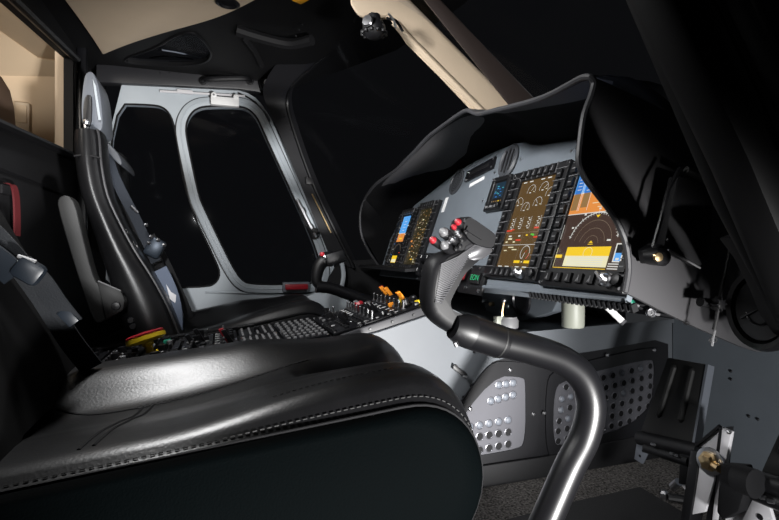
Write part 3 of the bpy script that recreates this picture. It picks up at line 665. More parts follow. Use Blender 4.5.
# roof of the hood (underside seen): rim -> just above panel outline, then outer skin going forward
import bisect
ot = sorted([(y, t) for y, t in top if t > .0]+[(.672, .20), (2.09, .0)])
def outline(Y):
    ys = [o[0] for o in ot]; i = max(1, min(len(ot)-1, bisect.bisect(ys, Y))); a, b = ot[i-1], ot[i]
    return a[1]+(b[1]-a[1])*max(0, min(1, (Y-a[0])/(b[0]-a[0]+1e-9)))
tr = spline([near[-1]]+topr+[farr[0]], 3)
lin = []
for p in tr:
    Y = max(CY0, min(CY1, p.y)); q = pp(Y, outline(Y)+.004, -.004)
    row = []
    for k in range(6):
        u = k/5; r = p*(1-u)+q*u; r.z += .030*math.sin(PI*u); row.append(r)
    lin.append(row)
mb = MB(); mb.loft(lin, caps=False, wrap=False)
part('lining', mb, HOODIN, gs, smooth=60)
mb = MB(); sk = []
for p in tr:
    row = []
    for k in range(6):
        u = k/5; row.append(V((p.x+u*.72, p.y+(1.37-p.y)*.12*u, p.z+.004+.025*math.sin(PI*min(1, u*1.1))-.14*u*u)))
    sk.append(row)
mb.loft(sk, caps=False, wrap=False); part('top_skin', mb, HOOD, gs, smooth=60)
chk = near + tY([(601, 80), (640, 98), (700, 129), (760, 160), (800, 185), (800, 345), (758, 352), (742, 347), (700, 329), (660, 310)], CY0)
part('near_cheek', MB().slab(chk, (0, .008, 0)), HOOD, gs, label='charcoal side cheek')
fchk = [tr[-1]]+farr + [pp(CY1, -.14), pp(CY1, .02), V((1.0, CY1, .60)), V((1.0, CY1, .72))]
part('far_cheek', MB().slab(farr+[pp(CY1, -.14, -.01), pp(CY1, -.02, -.01), pp(CY1, .05, -.01)], (0, .008, 0)), HOODIN, gs)
p = aX(377, 243, .66); part('cheek_stud', MB().lathe([(.006, 0), (.005, .005), (.001, .006)], frameM(p, (-1, -.3, 0)), 8), METAL, gs, label='bright stud')

# holder pocket on the near cheek
hp4 = [(664, 246), (700, 267), (711, 258), (714, 205), (716, 186), (678, 175), (672, 205)]
hy = CY0-.045
t = thing('document_holder', 'black flat document holder mounted on the glareshield cheek', 'holder', aY(690, 220, hy))
plt = part('back_plate', MB().slab(tY(hp4, hy), (0, .02, 0)), MATTE, t, bevel=.004)
part('clamp_bar', MB().tube(tY([(653, 247), (660, 222), (668, 190), (680, 168)], hy-.004), .0035, 8), SATIN, t)
part('hinge', MB().tube(tY([(686, 170), (706, 180)], hy-.006), .006, 8), DKGREY, t); part('hinge', MB().tube(tY([(722, 192), (738, 204)], hy-.006), .007, 8), DKGREY, t)
kb = part('clamp_knob', MB().lathe([(.013, -.02), (.015, .008), (.010, .014)], frameM(aY(659, 257, hy), (0, -1, 0)), 16), PLASTIC, t); part('knob_screw', MB().lathe([(.008, 0), (.007, .004), (.001, .005)], frameM(aY(657.5, 257, hy-.014), (-.2, -1, 0)), 12), BRASS, kb, label='brass screw head')
for q in ((668, 240), (703, 257)): part('plate_screw', MB().lathe([(.004, 0), (.003, .003)], frameM(aY(*q, hy), (0, -1, 0)), 8), COVER, plt)
part('lower_bracket', MB().slab(tY([(653, 250), (662, 244), (668, 250), (664, 264), (656, 264)], hy+.004), (0, .034, 0)), PLASTIC, t, bevel=.003)
part('lower_edge', MB().tube(tY([(668, 250), (700, 268)], hy-.002), .0018, 6), GREYK, plt)
# tie knob with cord in front of the cheek
ky = CY0-.055
t = thing('cord_clip', 'black star shaped clip on a thin cord in front of the glareshield cheek', 'clip', aY(718, 304, ky))
st = []
for k in range(16):
    r = .014 if k % 2 == 0 else .007; st.append(V((r*math.cos(2*PI*k/16), r*math.sin(2*PI*k/16), -.006)))
part('star_knob', MB().slab([frameM(aY(718, 304, ky), (0, -1, 0)) @ v for v in st], (0, -.014, 0)), PLASTIC, t, bevel=.0015)
part('cord', MB().tube(spline(tY([(737, 190), (733, 230), (727, 265), (720, 298), (717, 315), (714, 330)], ky), 5), .0032, 8), PLASTIC, t)
part('stem', MB().tube(tY([(718, 304), (700, 302)], ky+.02), .008, 10), MATTE, t)
part('tag_pin', MB().tube(spline(tY([(715, 330), (713, 338), (712, 346)], ky), 4), .0020, 6), GREYK, t, label='pale pin'); part('ring', MB().tube([aY(713, 340, ky)+V((.008*math.cos(a), 0, .005*math.sin(a))) for a in [2*PI*k/12 for k in range(12)]], .0012, 6, True), METAL, t)
# big round air outlet at right
oc = aY(760, 309, .57); M = frameM(oc, (-.95, .22, .05), (0, 1, 0))
t = thing('round_air_outlet', 'large round black air outlet at the right edge', 'vent', M=M)
part('collar', MB().lathe([(.060, -.05), (.068, -.004), (.064, .006), (.056, .004), (.055, -.010)], None, 36), SATIN, t, local=True)
part('disc', MB().lathe([(.054, -.012), (.050, .0), (.001, .003)], None, 36), PLASTIC, t, local=True)
part('vane', MB().box((0, 0, .003), (.076, .004, .006), Matrix.Rotation(.5, 3, 'Z')), SATIN, t, local=True, bevel=.001); part('vane', MB().tube([(.026*math.cos(a), .026*math.sin(a), .003) for a in [PI*.1+PI*k/12 for k in range(11)]], .002, 6), SATIN, t, local=True)
gv = MB(); gv.slab(tY([(736, 237), (748, 233), (779, 233), (820, 240), (820, 380), (795, 340), (779, 318), (768, 290), (752, 258)], .515), (0, .03, 0))
struct('trim_10', gv, PILLAR, 'black moulded duct shroud above the round air outlet', 'trim', bevel=.006)

# ---------------------------------------------------------------- UNDER THE PANEL
c = aX(573, 300, .86)
t = thing('duct_pipe', 'cream plastic pipe hanging under the instrument panel', 'pipe', c)
part('body', MB().lathe([(.026, -.070), (.028, -.066), (.029, .02), (.027, .03), (.027, .10)], Matrix.Translation(c), 20), CREAM, t)
part('clamp', MB().lathe([(.0295, .012), (.031, .014), (.031, .022), (.0295, .024)], Matrix.Translation(c), 20), PLASTIC, t, label='black band clamp')
a, b = aX(606, 306, .74), aX(624, 323, .76)
t = thing('white_tube', 'short white tube sticking down under the panel', 'tube', b)
part('tube', MB().tube([a, b], .0065, 10), WHITE, t); part('tip', MB().tube([b-(b-a)*.08, b+(b-a)*.03], .0068, 10), KNURL, t)
c = aX(508, 322, .80)
t = thing('metal_canister', 'squat metal canister on the shelf behind the grip', 'canister', c)
part('body', MB().lathe([(.030, -.018), (.030, .006), (.026, .012), (.026, .016), (.012, .018)], Matrix.Translation(c), 20), GREYK, t)
part('cap', MB().box(c+V((-.028, .002, .004)), (.03, .022, .032)), CREAM, t, bevel=.004)
pi_ = part('pin', MB().tube(spline([c+V((-.02, -.004, .0)), c+V((-.022, -.004, .03)), c+V((-.016, -.004, .06))], 4), .004, 8), BRASS, t); part('pin_head', MB().sphere(c+V((-.016, -.004, .064)), .008, 10), METAL, pi_)
m = MB(); bx0 = .90
m.slab([aX(x, y, .93) for x, y in ((480, 293), (560, 296), (552, 312), (520, 322), (500, 322), (486, 312))], (.04, 0, 0))
t = thing('column_bracket', 'grey moulded bracket under the panel behind the pipe', 'bracket', aX(515, 320, .93))
part('body', m, PANEL, t, bevel=.004); part('ring_boss', MB().lathe([(.05, 0), (.05, .008), (.04, .010), (.038, .004)], frameM(aX(522, 300, .925), (-1, 0, 0)), 24), COVER, t)
for q in ((493, 304), (510, 306), (486, 301)): part('fitting', MB().lathe([(.008, 0), (.008, .014), (.004, .018)], frameM(aX(*q, .925), (-1, -.3, 0)), 10), BRASS if q[0] == 493 else METAL, t)
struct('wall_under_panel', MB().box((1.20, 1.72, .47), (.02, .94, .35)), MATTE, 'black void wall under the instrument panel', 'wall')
m = MB()
for q in (((630, 304), (650, 311), (664, 309)), ((600, 303), (640, 305), (655, 308)), ((648, 311), (668, 316), (690, 318)), ((668, 312), (700, 322), (730, 338))): m.tube(spline([aY(x, y, .76) for x, y in q], 5), .003, 6)
solo('cable_bundle', m, PLASTIC, 'thin dark cables under the right end of the panel', 'cable')
for k, q in enumerate(((630, 304), (651, 313), (687, 320), (735, 339))):
    p = aY(*q, .745); t = thing('cable_clamp', ['green ringed cable fitting under the nearest display', 'pale cable clamp under the right end of the panel', 'small bright cable clip under the charcoal cheek', 'small dull clip below the round air outlet'][k], 'clamp', p, group='cable clamps under the panel')
    part('ring', MB().lathe([(.008, -.004), (.010, 0), (.008, .004), (.006, 0)], frameM(p, (-.5, -1, .2)), 14), GREEN if k == 0 else METAL, t); part('tail', MB().tube([p, p+V((.02, .0, -.004))], .003, 6), GREYK, t)

# ---------------------------------------------------------------- SEATS
def interp(tab, x):
    if x <= tab[0][0]: return tab[0][1]
    for (a, b), (c, d) in zip(tab, tab[1:]):
        if x <= c:
            u = (x-a)/(c-a); u = u*u*(3-2*u); return b+(d-b)*u
    return tab[-1][1]
BUMPN = [(0, 0), (.008, .28), (.02, .70), (.04, .98), (.06, 1), (.10, .95), (.16, .60), (.23, 0)]
BUMPF = [(.22, .006), (.268, .006), (.385, .044), (.42, .044), (.455, .028), (.475, .010), (.48, 0)]
def smooth(a, b, x): u = max(0, min(1, (x-a)/(b-a))); return u*u*(3-2*u)
class Cushion:
    def __init__(s, y0, base, slope, xf0, xf1, sx=0, fy=1):
        s.y0, s.base, s.slope, s.xf0, s.xf1, s.sx = y0, base, slope, xf0, xf1, sx
    def notch(s, X, v): return math.exp(-((v-.245)/.036)**2)*smooth(.115+s.sx, .20+s.sx, X)
    def top(s, X, Y):
        v = Y-s.y0
        z = s.base+s.slope*X+interp(BUMPN, v)*(.008+.023*smooth(-.08, .20, X-s.sx))+interp(BUMPF, v)*smooth(0, .03, v)*(1-.45*smooth(.04, .22, X-s.sx))
        z -= .016*math.exp(-((v-.24)/.10)**2)*smooth(.16+s.sx, -.1+s.sx, X)      # dish
        z -= .125*s.notch(X, v)
        z -= .05*smooth(-.25, -.55, X)
        return z
    def xf(s, v): return s.xf0+(s.xf1-s.xf0)*v/.48-.10*math.exp(-((v-.245)/.050)**2)
    def build(s):
        V_ = [0, .004, .010, .016]+[.022+.008*k for k in range(55)]+[.466, .471, .476, .48]
        rows = []
        for v in V_:
            Y = s.y0+v; xf = s.xf(v); row = []; nose = .115
            edge = smooth(0, .02, v)*smooth(.48, .45, v)
            N = 80
            for i in range(N+1):
                X = -.47+(xf-nose+.47)*i/N; row.append(V((X, Y, s.top(X, Y))))
            z0 = s.top(xf-nose, Y)
            for k in range(1, 13):
                a = PI/2*k/12; X = xf-nose+nose*math.sin(a)**.9; zz = s.top(min(X, xf-.0), Y)
                row.append(V((X, Y, zz-.115*(1-math.cos(a))**1.0)))
            zl = row[-1].z
            for k in range(1, 6): row.append(V((xf-.006*k*k*.35, Y, zl-.02*k)))
            row.append(V((xf-.08, Y, .16))); row.append(V((-.47, Y, .16)))
            rows.append(row)
        m = MB(); m.loft(rows, caps=True); return m
    def hit(s, px, py):
        z = s.base+.02
        for _ in range(80):
            p = aZ(px, py, z); Y = max(s.y0, min(s.y0+.48, p.y)); z = .8*z+.2*s.top(p.x, Y)
        return V((p.x, p.y, s.top(p.x, Y)))
    def edge(s, Y, dz=0):
        v = Y-s.y0; xf = s.xf(v); pts = []
        for i in range(40):
            X = -.46+(xf-.115+.46)*i/39; pts.append(V((X, Y, s.top(X, Y)+dz)))
        for k in range(1, 13):
            a = PI/2*k/12; X = xf-.115+.115*math.sin(a)**.9; pts.append(V((X+dz*math.sin(a), Y, s.top(X, Y)-.115*(1-math.cos(a))+dz*math.cos(a))))
        for k in range(1, 5): pts.append(V((xf-.006*k*k*.35+dz, Y, pts[-1].z-.02)))
        return pts
def stitches(path, mb, step=.0085, ln=.005, r=.0007, up=V((0, 0, .0006))):
    acc = 0; prev = path[0]; 
    for p in path[1:]:
        d = (p-prev); L = d.length
        if L < 1e-6: continue
        d.normalize(); s = step-acc
        while s < L:
            c = prev+d*s+up; mb.tube([c-d*ln/2, c+d*ln/2], r, 5); s += step
        acc = L-(s-step); prev = p

ps_ = Cushion(.60, .38, .10, .335, .383)
seat = thing('pilot_seat', 'black leather pilot seat filling the foreground', 'seat', (-.1, .84, .16), group=None)
cu = part('seat_cushion', ps_.build(), LEATHER, seat, smooth=70)
sd_ = MB(); ed_ = ps_.edge(.600); prof = ed_+[V((ed_[-1].x-.05, .6, .16)), V((-.46, .6, .16))]
n = len(prof); ctr = sum(prof, V())/n
rings = [[p+V((0, .012, 0)) for p in prof], [V((p.x, .596, p.z)) for p in prof], [V((ctr.x+(p.x-ctr.x)*.965, .583, ctr.z+(p.z-ctr.z)*.90)) for p in prof], [V((ctr.x+(p.x-ctr.x)*.88, .578, ctr.z+(p.z-ctr.z)*.70)) for p in prof]]
sd_.loft(rings); part('side_panel', sd_, FABRIC, seat, smooth=60, label='very dark blue green side panel')
pip = part('edge_piping', MB().tube([p+V((0, -.001, .0005)) for p in ed_], .0026, 8), MATTE, cu)
stm = MB(); stitches(ps_.edge(.6075, .0005), stm); part('edge_stitching', stm, STITCH, cu, kind='stuff')
def surf_line(pxs, n=6): return spline([ps_.hit(*q) for q in pxs], n)
def vline(pts, n=10):
    q = spline([V((x, ps_.y0+v, 0)) for x, v in pts], n); return [V((p.x, p.y, ps_.top(p.x, p.y))) for p in q]
s1 = vline([(-.125, .262), (-.06, .268), (.02, .277), (.09, .290), (.155, .312)])
s2 = [V((X, .664+.0*X, ps_.top(X, .664))) for X in [.06+.006*i for i in range(30)]]
s3 = vline([(-.112, .262), (-.128, .18), (-.142, .10), (-.150, .045)])
s4 = [p+V((.014, .004, 0)) for p in s3]; s4 = [V((p.x, p.y, ps_.top(p.x, p.y))) for p in s4]
s5 = vline([(-.24, .300), (-.18, .268), (-.125, .262)])
sm = MB()
for l in (s1, s3, s4, s5): sm.tube([p+V((0, 0, -.0002)) for p in l], .0022, 6)
part('top_seams', sm, MATTE, cu)
stm = MB(); stitches([p+V((0, .006, .0004)) for p in s1], stm); stitches([p+V((0, -.006, .0004)) for p in s1], stm); part('centre_stitching', stm, STITCH, cu, kind='stuff')
stm = MB(); stitches(s2, stm, up=V((0, 0, .0012))); part('bolster_stitching', stm, STITCH, cu, kind='stuff')
# pilot backrest (mostly outside the frame on the left)
def backrest(y0, y1, prof_f, prof_b, tilt=None):
    """front/back side profiles as lists of (x, z), bottom to top"""
    rows = []; L = y1-y0
    for v in (0, .02, .05, .10, .18, .28, .38, .45, .48):
        v = v/.48*L; k = interp([(0, 0), (.02, .5), (.06, 1), (L-.06, 1), (L-.02, .5), (L, 0)], v); dish = .03*math.exp(-((v-L/2)/.12)**2)
        fr = [V((x+.014*k-dish*k, y0+v, z)) for x, z in prof_f]; bk = [V((x-.004*k, y0+v, z)) for x, z in reversed(prof_b)]
        rows.append(fr+bk)
    return MB().loft(rows)
pf = spline([V((-.235, 0, .36)), V((-.27, 0, .46)), V((-.335, 0, .60)), V((-.385, 0, .70)), V((-.415, 0, .78)), V((-.425, 0, .82))], 4); pf = [(p.x, p.z) for p in pf]
pb = [(max(-.485, x-.13), z+.01) for x, z in pf]
br = part('backrest', backrest(.60, 1.08, pf, pb), mat('unlit_leather_copy', (.002, .002, .0022), .7, spec=.12), seat, smooth=60)  # seat leather in a darker copy, its lack of light put into the colour
# harness of the pilot seat, lying down the far side of its backrest
DSTRAP = mat('dimmed_webbing', (.004, .0055, .008), .7, bump=(300, .3)); DBUCK = mat('dimmed_buckle', (.010, .014, .020), .4)  # darker copies of webbing and buckle; the dim light here is in their colour
hn = thing('seat_harness', 'blue grey belt and buckle hanging at the left edge over the pilot seat', 'seat belt', aY(45, 300, 1.0))
def strap(pxs, Y0, Y1, w, mb=None, th=.003, side=V((0, 1, 0))):
    mb = mb or MB(); n = len(pxs); pts = spline([aY(x, y, Y0+(Y1-Y0)*i/(n-1)) for i, (x, y) in enumerate(pxs)], 5); rows = []
    for i, p in enumerate(pts):
        t = (pts[min(i+1, len(pts)-1)]-pts[max(i-1, 0)]).normalized(); vd = (p-CAM).normalized()
        s = t.cross(V((-.35, -.93, .2))).normalized(); nn = t.cross(s)
        rows.append([p-s*w/2-nn*th/2, p+s*w/2-nn*th/2, p+s*w/2+nn*th/2, p-s*w/2+nn*th/2])
    mb.loft(rows); return mb
part('strap', strap([(-30, 215), (0, 243), (22, 268), (45, 300), (70, 340), (92, 368)], .92, .98, .038), DSTRAP, hn)
part('strap', strap([(20, 262), (42, 283), (58, 305), (72, 322)], .90, .95, .034), DSTRAP, hn)
part('strap', strap([(-30, 240), (0, 262), (15, 276)], .88, .88, .036, th=.006), DBUCK, hn)
bk_ = part('buckle', MB().box(aY(29, 271, .88), (.040, .022, .034), Matrix.Rotation(.6, 3, 'Y')), DBUCK, hn, bevel=.008, label='shiny blue grey buckle'); part('buckle_bar', MB().tube([aY(18, 256, .875), aY(36, 262, .875)], .003, 6), GREYK, bk_)
part('strap_tip', MB().box(aY(68, 317, .94), (.03, .006, .018), Matrix.Rotation(.9, 3, 'Y')), DBUCK, hn, bevel=.002)
rs = thing('red_strap', 'dark red webbing loop hanging on the black bulkhead', 'strap', aX(14, 205, WX+.03))
part('webbing', MB().loft([[p+V((0, -w, 0)), p+V((0, w, 0)), p+V((.004, w, 0)), p+V((.004, -w, 0))] for p, w in zip(spline([aX(x, y, WX+.02) for x, y in ((6, 184), (12, 185), (15, 196), (16, 215), (16, 236))], 4), [.018]*17)]), DRED, rs)
part('tab', MB().box(aX(4, 190, WX+.02), (.012, .05, .022)), MATTE, rs, bevel=.003)

# ---- copilot seat
cs = Cushion(1.60, .358, .20, .355, .375, .02)
cseat = thing('copilot_seat', 'black leather copilot seat beyond the centre console', 'seat', (-.1, 1.84, .16))
cu2 = part('seat_cushion', cs.build(), LEATHER, cseat, smooth=70)
part('edge_piping', MB().tube([p+V((0, -.002, .001)) for p in cs.edge(1.6)], .004, 6), LEATHER, cu2)
BY = 1.60
fpx = [(182, 345), (172, 318), (163, 298), (150, 275), (134, 250), (119, 222), (107, 195), (101, 165), (99, 140), (97, 130)]
bpx = [(128, 345), (121, 318), (115, 298), (107, 272), (98, 245), (88, 215), (79, 185), (75, 158), (74, 140), (75, 130)]
fpr = [(p.x, p.z) for p in tY(fpx, BY)]; bpr = [(p.x, p.z) for p in tY(bpx, BY)]
br2 = part('backrest', backrest(BY, 2.06, fpr, bpr), LEATHER, cseat, smooth=60)
# puffed side bolster
m = MB(); fr = spline(tY(fpx, BY), 3); bk = spline(tY(bpx, BY), 3); rows = []
for i, (a, b) in enumerate(zip(fr, bk)):
    row = []
    for k in range(9):
        u = k/8; p = a*(1-u)+b*u; row.append(p+V((0, -.026*math.sin(PI*u), 0)))
    row += [b+V((0, .03, 0)), a+V((0, .03, 0))]; rows.append(row)
m.loft(rows); sb = part('side_bolster', m, LEATHER, cseat, smooth=60)
part('bolster_piping', MB().tube([p+V((.002, -.006, 0)) for p in fr], .0035, 6), mat('piping_sheen', (.04, .04, .042), .3), sb, label='lighter edge piping')
q = spline(tY([(74, 156), (86, 155), (100, 158)], BY-.019), 4); part('cross_seam', MB().tube(q, .003, 6), MATTE, sb)
# headrest shell
m = MB(); hx = tY([(82, 128), (81, 104), (83, 84), (85, 74), (89, 71), (93, 72), (97, 80), (100, 92), (102, 110), (103, 126), (100, 132), (94, 130)], 1.66)
m.slab(chaikin(hx, 1), (0, .15, 0)); hr_ = part('headrest_shell', m, HEADG, cseat, bevel=.012, seg=3, label='light grey headrest shell')
m = MB(); m.slab(chaikin(tY([(83, 126), (83, 104), (86, 95), (91, 94), (92, 104), (91, 127)], 1.652), 1), (0, .02, 0)); part('headrest_pad', m, PLASTIC, hr_, bevel=.004, label='black pad')
m = MB(); m.slab(tY([(92, 77), (96, 86), (101, 120), (98, 120)], 1.652), (0, .012, 0)); part('shell_rib', m, DOOR, hr_, bevel=.002)
part('headrest_post', MB().tube(tY([(87, 130), (86, 120)], 1.66), .008, 8), METAL, hr_); part('post_cap', MB().sphere(aY(86, 122, 1.648), .009, 8), METAL, hr_)
m = MB(); m.slab(chaikin(tY([(103, 140), (112, 146), (121, 158), (122, 166), (116, 162), (108, 152), (103, 150)], 1.72), 1), (0, .25, 0)); part('belt_guide', m, mat('belt_guide_grey', (.05, .055, .065), .5), cseat, bevel=.006, label='grey belt guide')
# armrest stowed upright, with bracket
m = MB(); ar = tY([(57, 206), (58, 198), (63, 195), (69, 196), (75, 203), (82, 232), (92, 272), (98, 285), (112, 293), (122, 297), (125, 304), (122, 312), (104, 321), (97, 324), (92, 318), (82, 290), (68, 245)], 1.52)
arm = part('armrest', MB().slab(chaikin(ar, 1), (0, .055, 0)), DKGREY, cseat, bevel=.010, seg=3, label='charcoal armrest folded upright')
part('armrest_bracket', MB().slab(tY([(97, 281), (121, 291), (125, 300), (123, 310), (106, 320)], 1.512), (0, .01, 0)), DKGREY, arm, bevel=.003); part('bracket_edge', MB().tube(tY([(98, 281), (121, 291)], 1.51), .002, 6), GREYK, arm)
part('bracket_bolt', MB().lathe([(.012, 0), (.010, .006), (.002, .007)], frameM(aY(116, 306, 1.512), (0, -1, 0)), 14), COVER, arm); 
for q in ((131, 320), (133, 326)): part('recline_knob', MB().lathe([(.010, 0), (.008, .008)], frameM(aY(*q, 1.585), (0, -1, 0)), 10), COVER, cseat)
# copilot harness
ch = thing('seat_harness', 'blue grey harness with shiny buckles hanging down the front of the copilot backrest', 'seat belt', aY(150, 250, 1.75))
part('strap', strap([(106, 148), (113, 172), (122, 192), (134, 215), (146, 240), (156, 262)], 1.74, 1.70, .030), BLUESTRAP, ch)
part('strap', strap([(110, 150), (120, 185), (134, 222), (150, 245), (158, 262), (165, 280)], 1.86, 1.74, .03), PLASTIC, ch, label='black webbing')
part('strap', strap([(158, 270), (166, 286), (172, 304), (174, 322), (173, 338)], 1.68, 1.66, .055), LAPBELT, ch, label='wide pale lap belt')
part('strap', strap([(150, 235), (165, 262), (178, 290), (190, 318)], 1.85, 1.85, .03), PLASTIC, ch, label='black webbing')
b = part('buckle', MB().box(aY(155, 248, 1.70), (.05, .03, .06), Matrix.Rotation(.5, 3, 'Y')), BUCKLE, ch, bevel=.01)
for q in ((146, 225), (151, 237), (158, 240), (164, 245), (149, 243)): part('buckle_stud', MB().sphere(aY(*q, 1.685), .007, 8), METAL, b, label='bright stud')
part('strap_slider', MB().tube(tY([(131, 206), (138, 213)], 1.715), .005, 8), METAL, ch)
part('webbing_tag', MB().slab(tY([(166, 284), (171, 292), (178, 296), (175, 303), (170, 299)], 1.665), (0, .003, 0)), WMETAL, ch, label='pale tag')

# ---------------------------------------------------------------- CENTRE CONSOLE
KA0, KA1, KA2 = V((-.36, 0, .318)), V((.27, 0, .390)), V((.57, 0, .468))
cc = thing('center_console', 'black centre console packed with knobs, keys and switches between the seats', 'console', (.1, 1.395, .2))
prof = [KA0, KA1, KA2, V((.62, 0, .455)), V((.62, 0, .22)), V((-.36, 0, .22))]
part('housing', MB().slab([p+V((0, 1.242, -.012)) for p in prof], (0, .32, 0)), PLASTIC, cc, bevel=.004)
fl1 = [KA1+V((.02, 1.232, .003)), KA2+V((0, 1.232, .003)), KA2+V((0, 1.232, -.030)), KA1+V((.02, 1.232, -.034))]
fg = part('side_flange', MB().slab(fl1, (0, .012, 0)), mat('flange_grey', (.030, .030, .034), .5), cc, bevel=.002, label='mid grey screwed side flange')
for i in range(5): p = KA1.lerp(KA2, .12+i*.2)+V((0, 1.231, -.010)); part('flange_screw', MB().lathe([(.004, 0), (.003, .003)], frameM(p, (0, -1, 0)), 8), COVER, fg)
def cframe(seg, s, y):
    a, b = (KA0, KA1) if seg == 0 else (KA1, KA2); d = (b-a).normalized(); nrm = V((-d.z, 0, d.x))
    M = Matrix((d, V((0, 1, 0)), nrm)).transposed().to_4x4(); M.translation = a+d*s+V((0, y, 0)); return M
def mk(mb, *mats, **k):
    me = mb.mesh('part', Matrix(), **k)
    for m in mats: me.materials.append(m)
    return me
K_BIG = mk(MB().lathe([(.014, 0), (.0135, .006), (.011, .008), (.010, .022), (.007, .023)], None, 14), SATIN)
K_SM = mk(MB().lathe([(.008, 0), (.0075, .013), (.005, .014)], None, 12), SATIN)
K_GR = mk(MB().lathe([(.008, 0), (.0075, .016), (.005, .018)], None, 12), GREYK)
TOG = mk(MB().lathe([(.006, 0), (.006, .004), (.003, .005), (.0022, .014), (.0036, .022), (.002, .025)], Matrix.Rotation(.3, 4, 'Y'), 10), mat('dull_toggle_metal', (.14, .14, .145), .35, metal=.8))
KEY = mk(MB().box((0, 0, .003), (.009, .010, .006)), GREYK, bevel=.0012)
KEYB = mk(MB().box((0, 0, .003), (.011, .013, .006)), PLASTIC, bevel=.0012)
BAR = mk(MB().box((0, 0, .003), (.006, .058, .005)), GREYK, bevel=.001)
PBT = mk(MB().box((0, 0, .005), (.014, .014, .010)), PLASTIC, bevel=.0015)
LEV = lambda m_: mk(MB().slab([V((-.006, -.007, 0)), V((.006, -.007, 0)), V((-.012, -.005, .040)), V((-.024, -.005, .038))], (0, .014, 0)), m_, bevel=.002)
L_OR, L_RED, L_BLK = LEV(ORANGE), LEV(RED), LEV(SATIN)
DOTS = mk(MB().box((0, 0, .0006), (.012, .0022, .0012)), WHITE)
def cpanel(seg, s, y, lx, ly, items, name='control_panel'):
    M = cframe(seg, s, y); pm = MB().box((0, 0, .002), (lx, ly, .006))
    o = part(name, pm, COVER, cc, local=True, bevel=.0015); o.matrix_local = INV[cc.name] @ M
    dz = MB()
    for sx in (-1, 1):
        for sy in (-1, 1): dz.lathe([(.0035, .005), (.003, .0068)], Matrix.Translation((sx*(lx/2-.005), sy*(ly/2-.006), 0)), 8)
    part('fasteners', dz, METAL, o, local=True, label='bright corner fasteners')
    for nm, me, x, yy, *lab in items:
        part(nm, me, None, o, loc=(x, yy, .005), label=lab[0] if lab else None)
    return o
R = random.uniform
def radio(lx, ly):
    it = []
    for sy in (-1, 1): it.append(('knob', K_BIG, R(-.01, .01), sy*ly*.30))
    for i in range(4): it.append(('key', KEYB if i % 2 else KEY, -lx*.30, -ly*.22+i*ly*.15))
    it.append(('button', PBT, lx*.28, R(-.02, .02))); it.append(('toggle', TOG, lx*.25, ly*.25)); it.append(('placard', DOTS, lx*.30, -ly*.2)); return it
def toggles(lx, ly, n=4, two=True):
    it = []
    for i in range(n):
        y = -ly*.38+ly*.76*i/(n-1); it.append(('toggle', TOG, -lx*.18, y)); it.append(('placard', DOTS, -lx*.38, y))
        if two: it.append(random.choice([('knob', K_SM, lx*.22, y), ('button', PBT, lx*.22, y), ('knob', K_GR, lx*.22, y)]))
    return it
def keys(lx, ly, nx, ny, me=KEY):
    return [('key', me, -lx*.42+lx*.84*i/(nx-1), -ly*.40+ly*.80*j/(ny-1)) for i in range(nx) for j in range(ny)]
def bars(lx, ly, n):
    it = []
    for i in range(n): x = -lx*.4+lx*.8*i/(n-1); it.append(('bar_key', BAR, x, -ly*.22)); it.append(('bar_key', BAR, x, ly*.24))
    return it
YA, YB = 1.322, 1.478
S0 = .035
cpanel(0, S0, YA, .085, .150, radio(.085, .15)); cpanel(0, S0, YB, .085, .150, toggles(.085, .15))
cpanel(0, S0+.092, YA, .085, .150, toggles(.085, .15, 5)+[('knob', K_BIG, .0, .03)]); cpanel(0, S0+.092, YB, .085, .150, radio(.085, .15))
gk = mk(MB().box((0, 0, .008), (.018, .024, .016)), GREEN, bevel=.002); yk = mk(MB().box((0, 0, .006), (.012, .016, .012)), YEL, bevel=.002)
cpanel(0, S0+.184, YA, .085, .150, radio(.085, .15)+[('button', yk, .0, .045, 'yellow button')]); cpanel(0, S0+.184, YB, .085, .150, toggles(.085, .15, 5)+[('button', gk, .01, .0, 'green button')])
cpanel(0, S0+.272, YA, .078, .150, toggles(.078, .15, 4)+[('lever', L_BLK, .0, .03)]); cpanel(0, S0+.272, YB, .078, .150, radio(.078, .15)+[('lever', L_BLK, .015, -.04)])
cpanel(0, S0+.345, YA, .060, .150, toggles(.06, .15, 3, False)+[('guard', L_RED, .008, .045, 'red switch guard'), ('lever', L_BLK, .014, .015)]); cpanel(0, S0+.345, YB, .060, .150, toggles(.06, .15, 4))
cpanel(0, S0+.430, YA, .10, .150, bars(.10, .15, 6)); cpanel(0, S0+.430, YB, .10, .150, bars(.10, .15, 5)+[('knob', K_SM, 0, 0)])
cpanel(0, S0+.540, YA, .11, .150, keys(.11, .15, 7, 4)); cpanel(0, S0+.540, YB, .11, .150, keys(.11, .15, 6, 4))
cpanel(1, .045, YA, .08, .150, keys(.08, .15, 3, 6, KEYB)+[('knob', K_BIG, .02, .045), ('lever', L_BLK, .01, -.03), ('placard', DOTS, .03, .0), ('placard', DOTS, -.02, .02)]); cpanel(1, .045, YB, .08, .150, radio(.08, .15)+[('toggle', TOG, 0, .0)])
mat_ob = mk(MB().box((0, 0, .006), (.018, .012, .012)), ORANGE, bevel=.002)
redb = mk(MB().lathe([(.014, 0), (.016, .010), (.012, .016), (.002, .018)], None, 8), RED)
cpanel(1, .130, YA, .08, .150, keys(.08, .15, 3, 6, KEYB)+[('knob', K_BIG, .01, .05), ('lever', L_BLK, .025, .02), ('knob', K_SM, .02, -.05)]+toggles(.08, .15, 4, False)); cpanel(1, .130, YB, .08, .150, toggles(.08, .15, 5)+[('knob', redb, .02, .03, 'red star shaped knob')])
